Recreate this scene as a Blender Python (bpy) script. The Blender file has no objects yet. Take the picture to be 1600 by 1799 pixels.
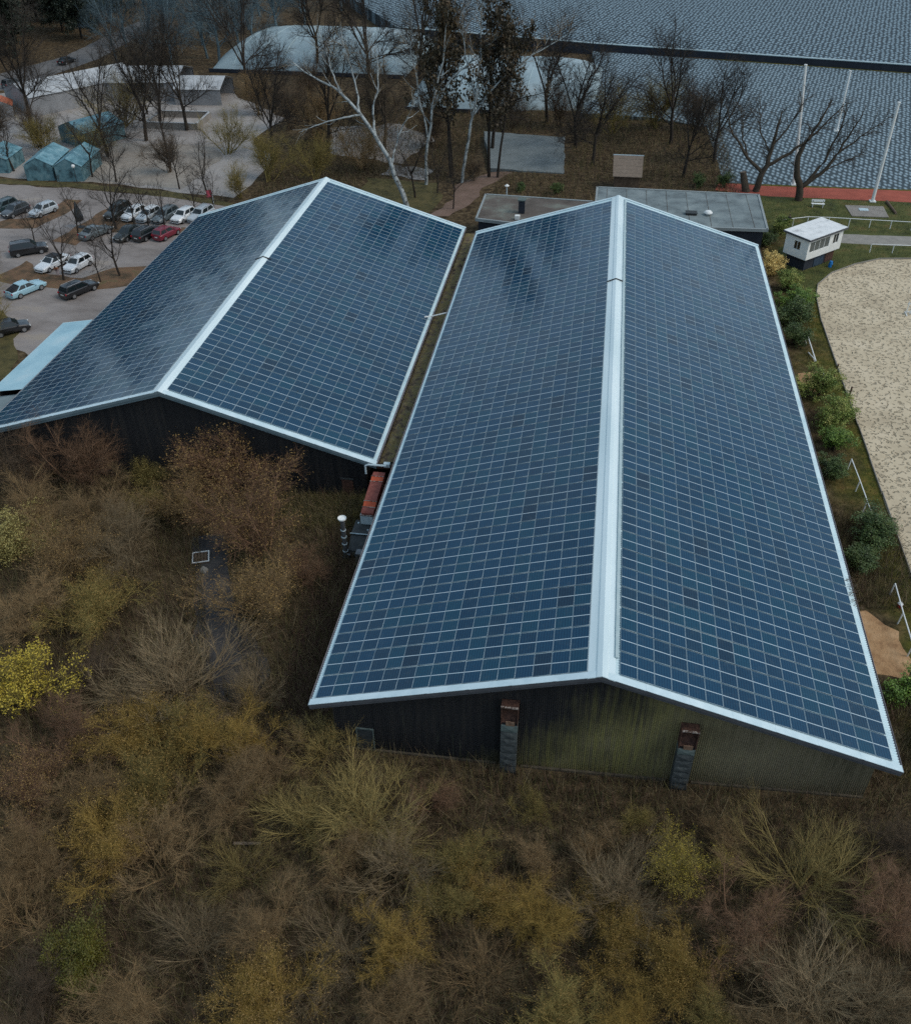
import bpy, math, random
import numpy as np
from mathutils import Matrix, Vector, Euler

# ------------------------------------------------------------------ camera, world, sun, exposure
scene = bpy.context.scene
COL = scene.collection
CAM = Vector((13.777, -33.014, 40.989))
cam_data = bpy.data.cameras.new('camera')
cam_data.sensor_fit = 'HORIZONTAL'
cam_data.sensor_width = 36.0
cam_data.lens = 1624.5 / 1600 * 36.0
cam_data.clip_end = 6000
cam = bpy.data.objects.new('camera', cam_data)
COL.objects.link(cam)
RX = Vector((0.98876959, 0.14914032, -0.00958458))
UP = Vector((-0.08435204, 0.60987746, 0.78799379))
FW = Vector((-0.12336707, 0.77833582, -0.61560858))
cam.matrix_world = Matrix(((RX.x, UP.x, -FW.x, CAM.x), (RX.y, UP.y, -FW.y, CAM.y),
                           (RX.z, UP.z, -FW.z, CAM.z), (0, 0, 0, 1)))
scene.camera = cam

SUN_EL, SUN_AZ = math.radians(48), math.radians(100)      # azimuth measured from +Y towards +X
world = bpy.data.worlds.new('World')
scene.world = world
world.use_nodes = True
wn = world.node_tree
wn.nodes.clear()
w_out = wn.nodes.new('ShaderNodeOutputWorld')
w_bg = wn.nodes.new('ShaderNodeBackground')
w_sky = wn.nodes.new('ShaderNodeTexSky')
w_sky.sky_type = 'NISHITA'
w_sky.sun_disc = False
w_sky.sun_elevation = SUN_EL
w_sky.sun_rotation = SUN_AZ
w_sky.air_density = 1.0
w_sky.dust_density = 3.0
w_sky.ozone_density = 1.4
w_bg.inputs['Strength'].default_value = 0.10
w_tc = wn.nodes.new('ShaderNodeTexCoord')
w_sep = wn.nodes.new('ShaderNodeSeparateXYZ')
wn.links.new(w_tc.outputs['Generated'], w_sep.inputs[0])
w_h = wn.nodes.new('ShaderNodeMath')                       # flatten the noise towards the horizon like a real cloud deck
w_h.operation = 'ADD'
w_h.inputs[1].default_value = 0.35
wn.links.new(w_sep.outputs['Z'], w_h.inputs[0])
w_div = wn.nodes.new('ShaderNodeVectorMath')
w_div.operation = 'DIVIDE'
w_cmb = wn.nodes.new('ShaderNodeCombineXYZ')
for k_ in range(3):
    wn.links.new(w_h.outputs[0], w_cmb.inputs[k_])
wn.links.new(w_tc.outputs['Generated'], w_div.inputs[0])
wn.links.new(w_cmb.outputs[0], w_div.inputs[1])
w_nz = wn.nodes.new('ShaderNodeTexNoise')
w_nz.inputs['Scale'].default_value = 2.1
w_nz.inputs['Detail'].default_value = 8
w_nz.inputs['Roughness'].default_value = 0.55
wn.links.new(w_div.outputs[0], w_nz.inputs['Vector'])
w_rp = wn.nodes.new('ShaderNodeValToRGB')                  # thin to thick cloud
w_rp.color_ramp.elements[0].position = 0.34
w_rp.color_ramp.elements[0].color = (2.6, 4.2, 5.6, 1)
w_rp.color_ramp.elements[1].position = 0.66
w_rp.color_ramp.elements[1].color = (7.6, 9.4, 10.2, 1)
wn.links.new(w_nz.outputs['Fac'], w_rp.inputs['Fac'])
w_mx = wn.nodes.new('ShaderNodeMix')
w_mx.data_type = 'RGBA'
w_mx.inputs['Factor'].default_value = 0.40
wn.links.new(w_sky.outputs[0], w_mx.inputs['A'])
wn.links.new(w_rp.outputs['Color'], w_mx.inputs['B'])
wn.links.new(w_mx.outputs['Result'], w_bg.inputs['Color'])
wn.links.new(w_bg.outputs[0], w_out.inputs['Surface'])

sun_data = bpy.data.lights.new('sun', 'SUN')
sun_data.energy = 0.8
sun_data.angle = math.radians(18)
sun_data.color = (1.0, 0.94, 0.86)
sun = bpy.data.objects.new('sun', sun_data)
COL.objects.link(sun)
sdir = Vector((math.sin(SUN_AZ) * math.cos(SUN_EL), math.cos(SUN_AZ) * math.cos(SUN_EL), math.sin(SUN_EL)))
sun.rotation_euler = sdir.to_track_quat('Z', 'Y').to_euler()
sun.location = (60, -20, 80)

scene.view_settings.view_transform = 'Standard'
scene.view_settings.look = 'None'
scene.view_settings.gamma = 1.0
scene.view_settings.use_curve_mapping = False
scene.view_settings.exposure = 0.45
scene.render.engine = 'CYCLES'
scene.cycles.use_denoising = False
scene.cycles.max_bounces = 6
scene.cycles.diffuse_bounces = 3
scene.cycles.glossy_bounces = 3
scene.cycles.transparent_max_bounces = 4

rnd = random.Random(7)
PI = math.pi


# ------------------------------------------------------------------ materials
def mat(name, cols, rough=0.8, scale=1.0, detail=6, coord='pos', bump=0.0, bscale=None, metal=0.0, spec=0.4,
        stretch=(1, 1, 1), objrand=0.0, stops=None, coat=0.0, nrough=0.6):
    """noise between colours; world position or object coordinates; optional bump and per-object value spread"""
    m = bpy.data.materials.new(name)
    m.use_nodes = True
    nt = m.node_tree
    b = nt.nodes['Principled BSDF']
    b.inputs['Roughness'].default_value = rough
    b.inputs['Metallic'].default_value = metal
    b.inputs['Specular IOR Level'].default_value = spec
    if coat:
        b.inputs['Coat Weight'].default_value = coat
        b.inputs['Coat Roughness'].default_value = 0.08
    if isinstance(cols[0], (int, float)):
        cols = [cols]
    N = nt.nodes.new
    L = nt.links.new
    csock = None
    if len(cols) == 1 and not bump and not objrand:
        b.inputs['Base Color'].default_value = (*cols[0], 1)
        return m
    if coord == 'pos':
        src = N('ShaderNodeNewGeometry').outputs['Position']
    else:
        src = N('ShaderNodeTexCoord').outputs['Object']
    mp = N('ShaderNodeMapping')
    mp.inputs['Scale'].default_value = stretch
    L(src, mp.inputs['Vector'])
    nz = N('ShaderNodeTexNoise')
    nz.inputs['Scale'].default_value = scale
    nz.inputs['Detail'].default_value = detail
    nz.inputs['Roughness'].default_value = nrough
    L(mp.outputs[0], nz.inputs['Vector'])
    rp = N('ShaderNodeValToRGB')
    el = rp.color_ramp.elements
    n = len(cols)
    st = stops or ([0.5] if n == 1 else [0.32 + 0.36 * i / (n - 1) for i in range(n)])
    el[0].position = st[0]
    el[0].color = (*cols[0], 1)
    if n == 1:
        el.remove(el[1])
    else:
        el[1].position = st[1]
        el[1].color = (*cols[1], 1)
        for i in range(2, n):
            e = el.new(st[i])
            e.color = (*cols[i], 1)
    L(nz.outputs['Fac'], rp.inputs['Fac'])
    csock = rp.outputs['Color']
    if objrand:
        oi = N('ShaderNodeObjectInfo')
        hs = N('ShaderNodeHueSaturation')
        mr = N('ShaderNodeMapRange')
        mr.inputs['To Min'].default_value = 1 - objrand
        mr.inputs['To Max'].default_value = 1 + objrand
        L(oi.outputs['Random'], mr.inputs['Value'])
        L(mr.outputs[0], hs.inputs['Value'])
        L(csock, hs.inputs['Color'])
        csock = hs.outputs['Color']
    L(csock, b.inputs['Base Color'])
    if bump:
        n2 = N('ShaderNodeTexNoise')
        n2.inputs['Scale'].default_value = bscale or scale * 4
        n2.inputs['Detail'].default_value = 4
        L(mp.outputs[0], n2.inputs['Vector'])
        bp = N('ShaderNodeBump')
        bp.inputs['Strength'].default_value = bump
        bp.inputs['Distance'].default_value = 0.1
        L(n2.outputs['Fac'], bp.inputs['Height'])
        L(bp.outputs[0], b.inputs['Normal'])
    return m


def panel_mat(name, cell, line, rough, spec=0.34):
    """solar glass: cell columns with bright busbars and a half-cut seam, printed under the glass"""
    m = bpy.data.materials.new(name)
    m.use_nodes = True
    nt = m.node_tree
    N, L = nt.nodes.new, nt.links.new
    b = nt.nodes['Principled BSDF']
    uv = N('ShaderNodeUVMap')
    sp = N('ShaderNodeSeparateXYZ')
    L(uv.outputs[0], sp.inputs[0])

    def math_(op, a, bv=None, cv=None):
        n = N('ShaderNodeMath')
        n.operation = op
        for i, v in enumerate((a, bv, cv)):
            if v is None:
                continue
            if isinstance(v, (int, float)):
                n.inputs[i].default_value = v
            else:
                L(v, n.inputs[i])
        return n.outputs[0]

    def stripes(v, count, width):
        f = math_('FRACT', math_('MULTIPLY', v, count))
        d = math_('ABSOLUTE', math_('SUBTRACT', f, 0.5))
        return math_('GREATER_THAN', d, 0.5 - width / 2)
    gaps = stripes(sp.outputs['X'], 6, 0.07)
    bus = stripes(math_('ADD', sp.outputs['X'], 1 / 24), 12, 0.17)
    rows = stripes(sp.outputs['Y'], 20, 0.07)
    seam = math_('LESS_THAN', math_('ABSOLUTE', math_('SUBTRACT', sp.outputs['Y'], 0.5)), 0.017)
    fine = math_('MAXIMUM', math_('MULTIPLY', gaps, 0.55), math_('MAXIMUM', math_('MULTIPLY', bus, 0.40), math_('MULTIPLY', rows, 0.22)))
    ge = N('ShaderNodeNewGeometry')
    nz = N('ShaderNodeTexNoise')
    nz.inputs['Scale'].default_value = 0.35
    nz.inputs['Detail'].default_value = 3
    L(ge.outputs['Position'], nz.inputs['Vector'])
    dirt = N('ShaderNodeTexNoise')
    dirt.inputs['Scale'].default_value = 2.2
    dirt.inputs['Detail'].default_value = 8
    L(ge.outputs['Position'], dirt.inputs['Vector'])
    mix = N('ShaderNodeMix')
    mix.data_type = 'RGBA'
    mix.inputs['A'].default_value = (*cell, 1)
    mix.inputs['B'].default_value = (*line, 1)
    L(fine, mix.inputs['Factor'])
    mx2 = N('ShaderNodeMix')
    mx2.data_type = 'RGBA'
    mx2.inputs['B'].default_value = (0.46, 0.56, 0.60, 1)
    L(mix.outputs['Result'], mx2.inputs['A'])
    L(math_('MULTIPLY', seam, 0.85), mx2.inputs['Factor'])
    mx3 = N('ShaderNodeMix')
    mx3.data_type = 'RGBA'
    mx3.inputs['B'].default_value = (0.10, 0.12, 0.12, 1)
    L(mx2.outputs['Result'], mx3.inputs['A'])
    dm = N('ShaderNodeMapRange')
    dm.inputs['From Min'].default_value = 0.55
    dm.inputs['From Max'].default_value = 0.8
    dm.inputs['To Max'].default_value = 0.18
    L(dirt.outputs['Fac'], dm.inputs['Value'])
    L(dm.outputs[0], mx3.inputs['Factor'])
    L(mx3.outputs['Result'], b.inputs['Base Color'])
    rr = N('ShaderNodeMapRange')
    rr.inputs['To Min'].default_value = rough * 0.7
    rr.inputs['To Max'].default_value = rough * 1.4
    L(nz.outputs['Fac'], rr.inputs['Value'])
    L(rr.outputs[0], b.inputs['Roughness'])
    b.inputs['Specular IOR Level'].default_value = spec
    return m


MT = {}
MT['frame'] = mat('panel_frame', (0.25, 0.33, 0.37), 0.45, metal=0.2)
PANEL_MATS = [
    panel_mat('panel_blue', (0.0015, 0.0265, 0.0640), (0.045, 0.160, 0.245), 0.12),
    panel_mat('panel_teal', (0.0015, 0.0315, 0.0640), (0.043, 0.165, 0.240), 0.13),
    panel_mat('panel_deep_blue', (0.0015, 0.0215, 0.0530), (0.040, 0.145, 0.220), 0.12),
    panel_mat('panel_violet_blue', (0.0025, 0.0215, 0.0500), (0.050, 0.145, 0.205), 0.13),
    panel_mat('panel_dark', (0.0020, 0.0165, 0.0400), (0.042, 0.115, 0.165), 0.13),
]
MT['roof'] = mat('roof_sheet_white', [(0.38, 0.53, 0.58), (0.47, 0.62, 0.66), (0.54, 0.67, 0.70)], 0.5, 0.6, bump=0.0)
MT['cap'] = mat('ridge_cap_white', [(0.52, 0.64, 0.665), (0.60, 0.71, 0.73), (0.65, 0.75, 0.76)], 0.45, 0.5, stretch=(1, 0.15, 1))
MT['flash'] = mat('verge_flashing', [(0.46, 0.59, 0.63), (0.58, 0.70, 0.73)], 0.45, 1.3)
MT['fascia'] = mat('fascia_grey', [(0.055, 0.06, 0.068), (0.085, 0.09, 0.10)], 0.6, 1.0)
MT['fascia_blue'] = mat('fascia_bluegrey', [(0.10, 0.15, 0.17), (0.15, 0.20, 0.22)], 0.55, 1.0)
MT['gutter'] = mat('gutter_grey', [(0.22, 0.21, 0.23), (0.30, 0.29, 0.30)], 0.5, 2)
MT['tray'] = mat('cable_tray', [(0.30, 0.40, 0.42), (0.38, 0.47, 0.48)], 0.45, 1.5)
MT['soffit'] = mat('soffit_dark', (0.03, 0.03, 0.032), 0.9)
MT['dark'] = mat('rubber_black', (0.012, 0.012, 0.013), 0.7)
MT['rust'] = mat('rust_brown', [(0.030, 0.014, 0.010), (0.066, 0.030, 0.020), (0.115, 0.055, 0.034)], 0.85, 5, coord='obj', bump=0.3)
MT['red'] = mat('red_primer', [(0.13, 0.034, 0.024), (0.20, 0.055, 0.040), (0.24, 0.075, 0.055)], 0.75, 3, coord='obj')
MT['red_bright'] = mat('red_bright', [(0.36, 0.055, 0.018), (0.46, 0.09, 0.03)], 0.65, 4, coord='obj')
MT['silver'] = mat('galvanised', [(0.36, 0.46, 0.50), (0.48, 0.58, 0.61)], 0.5, 3, coord='obj')
MT['machine'] = mat('machine_grey', [(0.022, 0.028, 0.030), (0.045, 0.052, 0.054)], 0.7, 3, coord='obj')
MT['flue'] = mat('flue_steel', [(0.09, 0.10, 0.11), (0.17, 0.18, 0.19)], 0.4, 3, coord='obj', metal=0.5)
MT['shaft'] = mat('shaft_panel', [(0.028, 0.034, 0.035), (0.05, 0.058, 0.058), (0.085, 0.095, 0.09)], 0.8, 2.5, coord='pos', bump=0.2)
MT['shaft_pale'] = mat('shaft_pale', [(0.06, 0.085, 0.08), (0.12, 0.15, 0.14)], 0.7, 3)
MT['edge_pale'] = mat('chipped_edge', [(0.06, 0.03, 0.02), (0.38, 0.34, 0.30)], 0.8, 9, stops=[0.46, 0.58])
MT['moss'] = mat('moss_debris', [(0.034, 0.026, 0.016), (0.115, 0.088, 0.056), (0.165, 0.135, 0.050), (0.105, 0.092, 0.078)], 0.95, 1.6, bump=0.8, bscale=9)
MT['white'] = mat('white_paint', [(0.62, 0.64, 0.62), (0.72, 0.74, 0.72)], 0.55, 2, coord='pos')
MT['glass'] = mat('window_glass', (0.012, 0.016, 0.018), 0.08, spec=0.6)
MT['glass_grey'] = mat('dusty_glass', [(0.07, 0.085, 0.085), (0.11, 0.125, 0.12)], 0.25, 2)
MT['felt'] = mat('roofing_felt', [(0.085, 0.105, 0.11), (0.15, 0.185, 0.19), (0.21, 0.25, 0.25)], 0.8, 0.45, detail=9)
MT['felt_moss'] = mat('gravel_felt', [(0.055, 0.045, 0.036), (0.10, 0.085, 0.072), (0.17, 0.19, 0.16)], 0.9, 0.25, detail=9)
MT['navy'] = mat('navy_wall', [(0.012, 0.016, 0.024), (0.022, 0.028, 0.04)], 0.75, 1.2)
MT['blue_board'] = mat('blue_board', [(0.016, 0.032, 0.055), (0.03, 0.055, 0.085)], 0.7, 2)
MT['wood'] = mat('weathered_wood', [(0.07, 0.045, 0.028), (0.13, 0.088, 0.058)], 0.85, 2, stretch=(1, 8, 1))
MT['tan_board'] = mat('brown_roof_board', [(0.13, 0.10, 0.075), (0.19, 0.15, 0.115)], 0.85, 3)


# ------------------------------------------------------------------ mesh helpers
def mesh_np(name, V, F, mats, mi=None, uv=None, smooth=False):
    """V (n,3) float, F (m,k) int array of quads or triangles"""
    me = bpy.data.meshes.new(name)
    V = np.asarray(V, np.float32)
    F = np.asarray(F, np.int32)
    me.vertices.add(len(V))
    me.vertices.foreach_set('co', V.ravel())
    k = F.shape[1]
    me.loops.add(F.size)
    me.loops.foreach_set('vertex_index', F.ravel())
    me.polygons.add(len(F))
    me.polygons.foreach_set('loop_start', np.arange(0, F.size, k, dtype=np.int32))
    for m in (mats if isinstance(mats, (list, tuple)) else [mats]):
        me.materials.append(m)
    if mi is not None:
        me.polygons.foreach_set('material_index', np.asarray(mi, np.int32))
    if smooth:
        me.polygons.foreach_set('use_smooth', np.ones(len(F), bool))
    if uv is not None:
        l = me.uv_layers.new(name='UVMap')
        l.data.foreach_set('uv', np.asarray(uv, np.float32).ravel())
    me.update(calc_edges=True)
    return me


class MB:
    """collects small shapes into one mesh"""

    def __init__(self):
        self.v, self.f, self.m = [], [], []

    def add(self, vs, fs, mi=0):
        o = len(self.v)
        self.v += [tuple(p) for p in vs]
        self.f += [tuple(i + o for i in f) for f in fs]
        self.m += [mi] * len(fs)
        return self

    def box(self, c, s, rz=0.0, mi=0, rot=None):
        x, y, z = s[0] / 2, s[1] / 2, s[2] / 2
        R = rot or Matrix.Rotation(rz, 3, 'Z')
        c = Vector(c)
        vs = [c + R @ Vector((a * x, b * y, d * z)) for d in (-1, 1) for b in (-1, 1) for a in (-1, 1)]
        return self.add(vs, [(0, 2, 3, 1), (4, 5, 7, 6), (0, 1, 5, 4), (2, 6, 7, 3), (0, 4, 6, 2), (1, 3, 7, 5)], mi)

    def tube(self, p0, p1, r0, r1=None, n=8, mi=0, caps=True):
        p0, p1 = Vector(p0), Vector(p1)
        r1 = r0 if r1 is None else r1
        d = (p1 - p0).normalized()
        a = d.orthogonal().normalized()
        b = d.cross(a)
        vs = []
        for p, r in ((p0, r0), (p1, r1)):
            for i in range(n):
                t = 2 * PI * i / n
                vs.append(p + a * (r * math.cos(t)) + b * (r * math.sin(t)))
        fs = [(i, (i + 1) % n, n + (i + 1) % n, n + i) for i in range(n)]
        if caps:
            fs += [tuple(range(n - 1, -1, -1)), tuple(range(n, 2 * n))]
        return self.add(vs, fs, mi)

    def path(self, pts, r, n=8, mi=0):
        for a, b in zip(pts[:-1], pts[1:]):
            self.tube(a, b, r, n=n, mi=mi)
        return self

    def prism(self, poly, z0, z1, mi=0):
        n = len(poly)
        vs = [(x, y, z0) for x, y in poly] + [(x, y, z1) for x, y in poly]
        fs = [(i, (i + 1) % n, n + (i + 1) % n, n + i) for i in range(n)]
        fs += [tuple(range(n - 1, -1, -1)), tuple(range(n, 2 * n))]
        return self.add(vs, fs, mi)

    def hexa(self, vs, mi=0):
        """8 corners: bottom ring of four, then top ring of four"""
        return self.add(vs, [(3, 2, 1, 0), (4, 5, 6, 7), (0, 1, 5, 4), (1, 2, 6, 5), (2, 3, 7, 6), (3, 0, 4, 7)], mi)

    def mesh(self, name, mats, smooth=False):
        me = bpy.data.meshes.new(name)
        me.from_pydata(self.v, [], self.f)
        for m in (mats if isinstance(mats, (list, tuple)) else [mats]):
            me.materials.append(m)
        me.polygons.foreach_set('material_index', self.m)
        if smooth:
            me.polygons.foreach_set('use_smooth', [True] * len(self.f))
        me.update()
        return me

    def build(self, name, mats, parent=None, smooth=False, bevel=0.0):
        o = link(name, self.mesh(name, mats, smooth), parent)
        if bevel:
            md = o.modifiers.new('bevel', 'BEVEL')
            md.width = bevel
            md.segments = 2
            md.limit_method = 'ANGLE'
        return o


def link(name, me, parent=None, loc=None):
    o = bpy.data.objects.new(name, me)
    COL.objects.link(o)
    if parent is not None:
        o.parent = parent
    if loc is not None:
        o.location = loc
    return o


def tag(o, label, cat, group=None):
    o['label'] = label
    o['category'] = cat
    if group:
        o['group'] = group
    return o


def thing(name, label, cat, loc=(0, 0, 0), rz=0.0, group=None):
    o = link(name, None, loc=loc)
    o.rotation_euler = (0, 0, rz)
    return tag(o, label, cat, group)


def struct(o):
    o['kind'] = 'structure'
    return o


def stuff(o):
    o['kind'] = 'stuff'
    return o


def copy_tree(root, loc, rz, label, group=None):
    r = root.copy()
    COL.objects.link(r)
    r.location = loc
    r.rotation_euler = (0, 0, rz)
    r['label'] = label
    if group:
        r['group'] = group
    for ch in root.children:
        c = ch.copy()
        COL.objects.link(c)
        c.parent = r
        for g_ in ch.children:
            d = g_.copy()
            COL.objects.link(d)
            d.parent = c
    return r


def ground(x):
    def lin(a, b):
        return min(1.0, max(0.0, (x - a) / (b - a)))
    return -5.2 + 0.9 * lin(-8, 1.0) + 0.25 * lin(1.0, 16.0) + 0.75 * lin(16.0, 31.0)


def ground_np(x):
    return np.interp(x, [-8, 1, 16, 31], [-5.2, -4.3, -4.05, -3.3])


# ------------------------------------------------------------------ setting: ground sheets
def sheet(name, poly, z, m, jitter=0.0, seed=1, sub=1.5, follow=False, skirt=0.0):
    """irregular flat polygon, its outline subdivided and roughened; fan from a triangulated ngon"""
    r_ = random.Random(seed)
    pts = []
    n = len(poly)
    for i in range(n):
        a, b = Vector(poly[i]), Vector(poly[(i + 1) % n])
        k = max(1, int((b - a).length / sub))
        nrm = Vector((-(b - a).y, (b - a).x)).normalized()
        for j in range(k):
            p = a.lerp(b, j / k)
            if jitter:
                p = p + nrm * r_.uniform(-jitter, jitter)
            pts.append((p.x, p.y, (ground(p.x) if follow else 0) + z))
    me = bpy.data.meshes.new(name)
    fs = [tuple(range(len(pts)))]
    if skirt:
        q = len(pts)
        pts += [(a, b, c - skirt) for a, b, c in pts]
        fs += [(i, (i + 1) % q, q + (i + 1) % q, q + i) for i in range(q)]
    me.from_pydata(pts, [], fs)
    me.materials.append(m)
    me.update()
    if me.polygons[0].normal.z < 0:
        me.flip_normals()
    return struct(link(name, me))


def ground_mat():
    """leaf litter in the thicket, grass to the right, dug sand patches: colours of the soil itself"""
    m = bpy.data.materials.new('soil_and_litter')
    m.use_nodes = True
    nt = m.node_tree
    N, L = nt.nodes.new, nt.links.new
    b = nt.nodes['Principled BSDF']
    b.inputs['Roughness'].default_value = 0.95
    b.inputs['Specular IOR Level'].default_value = 0.1
    ge = N('ShaderNodeNewGeometry')

    def ramp(sc, cols, st, det=8):
        nz = N('ShaderNodeTexNoise')
        nz.inputs['Scale'].default_value = sc
        nz.inputs['Detail'].default_value = det
        nz.inputs['Roughness'].default_value = 0.65
        L(ge.outputs['Position'], nz.inputs['Vector'])
        r = N('ShaderNodeValToRGB')
        e = r.color_ramp.elements
        e[0].position, e[0].color = st[0], (*cols[0], 1)
        e[1].position, e[1].color = st[1], (*cols[1], 1)
        for c, s in zip(cols[2:], st[2:]):
            q = e.new(s)
            q.color = (*c, 1)
        L(nz.outputs['Fac'], r.inputs['Fac'])
        return r.outputs['Color']
    litter = ramp(1.4, [(0.026, 0.019, 0.011), (0.060, 0.042, 0.024), (0.105, 0.076, 0.042), (0.16, 0.122, 0.07)], [0.34, 0.46, 0.58, 0.72])
    grass = ramp(0.9, [(0.034, 0.038, 0.008), (0.066, 0.070, 0.014), (0.120, 0.098, 0.024), (0.18, 0.122, 0.044)], [0.34, 0.46, 0.58, 0.70])
    sp = N('ShaderNodeSeparateXYZ')
    L(ge.outputs['Position'], sp.inputs[0])
    wob = N('ShaderNodeTexNoise')
    wob.inputs['Scale'].default_value = 0.25
    wob.inputs['Detail'].default_value = 6
    L(ge.outputs['Position'], wob.inputs['Vector'])
    ad = N('ShaderNodeMath')
    ad.operation = 'MULTIPLY_ADD'
    L(wob.outputs['Fac'], ad.inputs[0])
    ad.inputs[1].default_value = 9.0
    L(sp.outputs['X'], ad.inputs[2])
    mr = N('ShaderNodeMapRange')
    mr.inputs['From Min'].default_value = 38.5
    mr.inputs['From Max'].default_value = 42.0
    L(ad.outputs[0], mr.inputs['Value'])
    mx = N('ShaderNodeMix')
    mx.data_type = 'RGBA'
    L(mr.outputs[0], mx.inputs['Factor'])
    L(litter, mx.inputs['A'])
    L(grass, mx.inputs['B'])
    L(mx.outputs['Result'], b.inputs['Base Color'])
    nb = N('ShaderNodeTexNoise')
    nb.inputs['Scale'].default_value = 5
    nb.inputs['Detail'].default_value = 8
    L(ge.outputs['Position'], nb.inputs['Vector'])
    bp = N('ShaderNodeBump')
    bp.inputs['Strength'].default_value = 0.8
    bp.inputs['Distance'].default_value = 0.15
    L(nb.outputs['Fac'], bp.inputs['Height'])
    L(bp.outputs[0], b.inputs['Normal'])
    return m


gx = [-3000, -400, -8, 1, 16, 31, 400, 3000]
gy = [-3000, -200, 0, 120, 400, 4000]
gv = [(x, y, ground(x)) for y in gy for x in gx]
gf = [(j * len(gx) + i, j * len(gx) + i + 1, (j + 1) * len(gx) + i + 1, (j + 1) * len(gx) + i)
      for j in range(len(gy) - 1) for i in range(len(gx) - 1)]
struct(link('ground', mesh_np('ground', gv, gf, ground_mat())))

GL, GR = -5.2, -3.3
MT['lot'] = mat('gravel_lot', [(0.125, 0.108, 0.098), (0.195, 0.172, 0.158), (0.25, 0.225, 0.21), (0.29, 0.25, 0.205)], 0.9, 0.13, detail=12, bump=0.3, bscale=8, nrough=0.72, stretch=(.6, 1.3, 1))
MT['yard'] = mat('yard_paving', [(0.21, 0.19, 0.175), (0.30, 0.28, 0.26), (0.37, 0.35, 0.33)], 0.85, 0.12, detail=10)
MT['verge_red'] = mat('leafy_verge', [(0.060, 0.042, 0.022), (0.10, 0.064, 0.034), (0.155, 0.088, 0.048), (0.115, 0.092, 0.042)], 0.95, 0.6, bump=0.6, bscale=6)
MT['verge_green'] = mat('mossy_verge', [(0.040, 0.036, 0.012), (0.075, 0.064, 0.020), (0.10, 0.080, 0.030)], 0.95, 0.8, bump=0.6, bscale=6)
MT['lawn'] = mat('lawn_green', [(0.030, 0.038, 0.007), (0.052, 0.064, 0.011), (0.080, 0.084, 0.018), (0.115, 0.088, 0.026)], 0.95, 0.5, detail=10, bump=0.5, bscale=7)
MT['road'] = mat('grey_asphalt', [(0.10, 0.10, 0.10), (0.15, 0.145, 0.14)], 0.85, 0.4, detail=8)
MT['path'] = mat('path_gravel', [(0.20, 0.19, 0.165), (0.27, 0.255, 0.225)], 0.9, 1.2, detail=8, bump=0.3)
MT['wet'] = mat('wet_asphalt', [(0.024, 0.023, 0.023), (0.040, 0.038, 0.038), (0.066, 0.060, 0.054)], 0.8, 0.8, detail=8, bump=0.3)
MT['dugsand'] = mat('dug_sand', [(0.24, 0.13, 0.06), (0.36, 0.215, 0.105), (0.44, 0.28, 0.15)], 0.95, 0.9, detail=9, bump=0.6, bscale=5)
MT['redtrack'] = mat('red_cinder', [(0.24, 0.052, 0.030), (0.34, 0.080, 0.048)], 0.9, 0.8, detail=8)
MT['footpath'] = mat('brown_path', [(0.13, 0.085, 0.06), (0.19, 0.125, 0.095)], 0.9, 0.5, detail=8)


def arena_mat():
    """pale riding sand, pitted by hoofprints"""
    m = mat('arena_sand', [(0.40, 0.328, 0.222), (0.50, 0.418, 0.288), (0.56, 0.472, 0.335)], 0.95, 0.35, detail=9)
    nt = m.node_tree
    N, L = nt.nodes.new, nt.links.new
    b = nt.nodes['Principled BSDF']
    ge = N('ShaderNodeNewGeometry')
    vo = N('ShaderNodeTexVoronoi')
    vo.voronoi_dimensions = '2D'
    vo.inputs['Scale'].default_value = 2.2
    dn_ = N('ShaderNodeTexNoise')
    dn_.inputs['Scale'].default_value = 2.2
    dn_.inputs['Detail'].default_value = 5
    L(ge.outputs['Position'], dn_.inputs['Vector'])
    va = N('ShaderNodeVectorMath')
    va.operation = 'MULTIPLY_ADD'
    va.inputs[1].default_value = (1.1, 1.1, 0)
    L(dn_.outputs['Color'], va.inputs[0])
    L(ge.outputs['Position'], va.inputs[2])
    L(va.outputs[0], vo.inputs['Vector'])
    mr = N('ShaderNodeMapRange')
    mr.inputs['From Min'].default_value = 0.06
    mr.inputs['From Max'].default_value = 0.34
    L(vo.outputs['Distance'], mr.inputs['Value'])
    old = b.inputs['Base Color'].links[0].from_socket
    mx = N('ShaderNodeMix')
    mx.data_type = 'RGBA'
    mx.inputs['A'].default_value = (0.17, 0.14, 0.09, 1)
    L(old, mx.inputs['B'])
    sc_ = N('ShaderNodeSeparateColor')
    L(vo.outputs['Color'], sc_.inputs[0])
    mm = N('ShaderNodeMath')
    mm.operation = 'MAXIMUM'
    L(mr.outputs[0], mm.inputs[0])
    L(sc_.outputs[0], mm.inputs[1])
    L(mm.outputs[0], mx.inputs['Factor'])
    L(mx.outputs['Result'], b.inputs['Base Color'])
    bp = N('ShaderNodeBump')
    bp.inputs['Strength'].default_value = 1.0
    bp.inputs['Distance'].default_value = 0.08
    L(mr.outputs[0], bp.inputs['Height'])
    L(bp.outputs[0], b.inputs['Normal'])
    return m


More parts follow.
